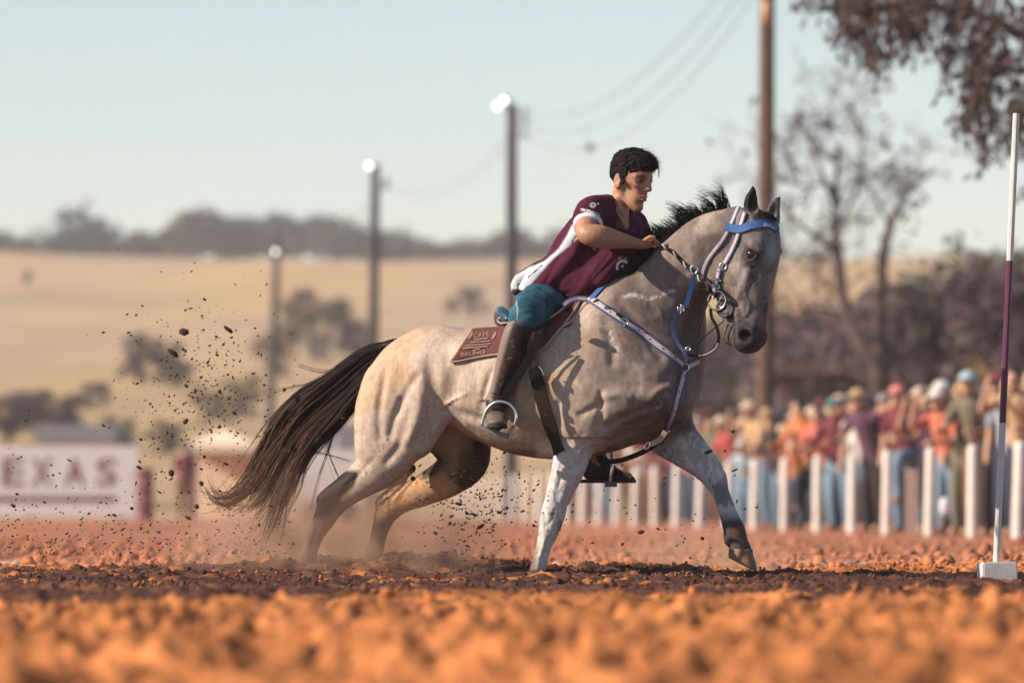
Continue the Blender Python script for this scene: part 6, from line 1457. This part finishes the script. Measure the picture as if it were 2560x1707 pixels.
bmv = [(np.array([[1, 0, 0], [-1, 0, 0], [0, 1, 0], [0, -1, 0], [0, 0, 1.3], [0, 0, -1]]), np.array([[0, 2, 4], [2, 1, 4], [1, 3, 4], [3, 0, 4], [2, 0, 5], [1, 2, 5], [3, 1, 5], [0, 3, 5]]))]
base_v, base_f = bmv[0]; Vs, Fs = [], []
for i_, (p_, r_) in enumerate(zip(P, s)):
    a_ = R(28)+g.normal(0, .5); st2 = .8+1.3*g.random(); q_ = base_v*np.array([st2, .8, .75])*r_*(.7+.6*g.random(base_v.shape)); c_, s_ = math.cos(a_), math.sin(a_)
    Vs.append(np.stack([q_[:, 0]*c_-q_[:, 2]*s_, q_[:, 1], q_[:, 0]*s_+q_[:, 2]*c_], 1)+p_); Fs.append(base_f+6*i_)
V, Fc = np.concatenate(Vs), np.concatenate(Fs); o = obj('soil_spray', V, Fc.astype(np.int32), M_clod, None, False); tag(o, 'fine spray of soil specks kicked up around the hooves', 'soil spray', kind='stuff')
SLANT = 0.0
# dust hanging low round the hind feet
def dust_box(name, x0, x1, y0, y1, z1, dens, label, seed):
    a, b = W(x0, 1429, 0), W(x1, 1429, 0); V, Fc = box_vf((0, 0, 0), (b.x-a.x, y1-y0, z1+.06)); o = obj(name, V, Fc, None, None, False); o.location = ((a.x+b.x)/2, (y0+y1)/2, z1/2-.03)
    m = bpy.data.materials.new(name); m.use_nodes = True; nt = m.node_tree; N = nt.nodes; Lk = nt.links; N.remove(N['Principled BSDF']); pv = N.new('ShaderNodeVolumePrincipled'); pv.inputs['Color'].default_value = (.80, .50, .36, 1)
    tc = N.new('ShaderNodeTexCoord'); nz = N.new('ShaderNodeTexNoise'); nz.inputs['Scale'].default_value = 4.5; nz.inputs['Detail'].default_value = 4; mp = N.new('ShaderNodeMapping'); mp.inputs['Location'].default_value = (seed, 0, 0)
    Lk.new(tc.outputs['Object'], mp.inputs[0]); Lk.new(mp.outputs[0], nz.inputs['Vector'])
    # soft ellipsoidal fall-off from the middle of the floor of the box
    sep = N.new('ShaderNodeVectorMath'); sep.operation = 'MULTIPLY'; sep.inputs[1].default_value = (2/(b.x-a.x), 2/(y1-y0), 1/(z1+.06)); ad = N.new('ShaderNodeVectorMath'); ad.operation = 'ADD'; ad.inputs[1].default_value = (0, 0, .5)
    Lk.new(tc.outputs['Object'], sep.inputs[0]); Lk.new(sep.outputs[0], ad.inputs[0]); ln = N.new('ShaderNodeVectorMath'); ln.operation = 'LENGTH'; Lk.new(ad.outputs[0], ln.inputs[0])
    fr = N.new('ShaderNodeMapRange'); fr.interpolation_type = 'SMOOTHSTEP'; fr.inputs['From Min'].default_value = 1.0; fr.inputs['From Max'].default_value = .15; Lk.new(ln.outputs['Value'], fr.inputs['Value'])
    nr = N.new('ShaderNodeMapRange'); nr.inputs['From Min'].default_value = .42; nr.inputs['From Max'].default_value = .64; Lk.new(nz.outputs['Fac'], nr.inputs['Value'])
    mu = N.new('ShaderNodeMath'); mu.operation = 'MULTIPLY'; Lk.new(fr.outputs[0], mu.inputs[0]); Lk.new(nr.outputs[0], mu.inputs[1]); m2 = N.new('ShaderNodeMath'); m2.operation = 'MULTIPLY'; m2.inputs[1].default_value = dens; Lk.new(mu.outputs[0], m2.inputs[0])
    Lk.new(m2.outputs[0], pv.inputs['Density']); Lk.new(pv.outputs[0], N['Material Output'].inputs['Volume']); o.data.materials.append(m); tag(o, label, 'dust', kind='stuff')
dust_box('dust', 260, 1440, -.5, 1.7, .62, 4.6, 'reddish dust hanging low around the hind hooves', 1.7)
dust_box('dust', 1380, 2150, .5, 2.3, .28, 3.0, 'thin dust drifting over the soil behind the forelegs', 5.1)
# ================================================================== AIR
V, Fc = box_vf((0, 790, 29), (1900, 1640, 64))
haze = obj('haze', V, Fc, None, None, False); tag(haze, 'thin warm haze filling the air over the valley', 'haze', kind='stuff')
mh = bpy.data.materials.new('haze_air'); mh.use_nodes = True; nt = mh.node_tree
nt.nodes.remove(nt.nodes['Principled BSDF']); pv = nt.nodes.new('ShaderNodeVolumePrincipled')
pv.inputs['Color'].default_value = (.90, .86, .87, 1); pv.inputs['Density'].default_value = .00042; pv.inputs['Anisotropy'].default_value = 0.0
nt.links.new(pv.outputs[0], nt.nodes['Material Output'].inputs['Volume']); haze.data.materials.append(mh)
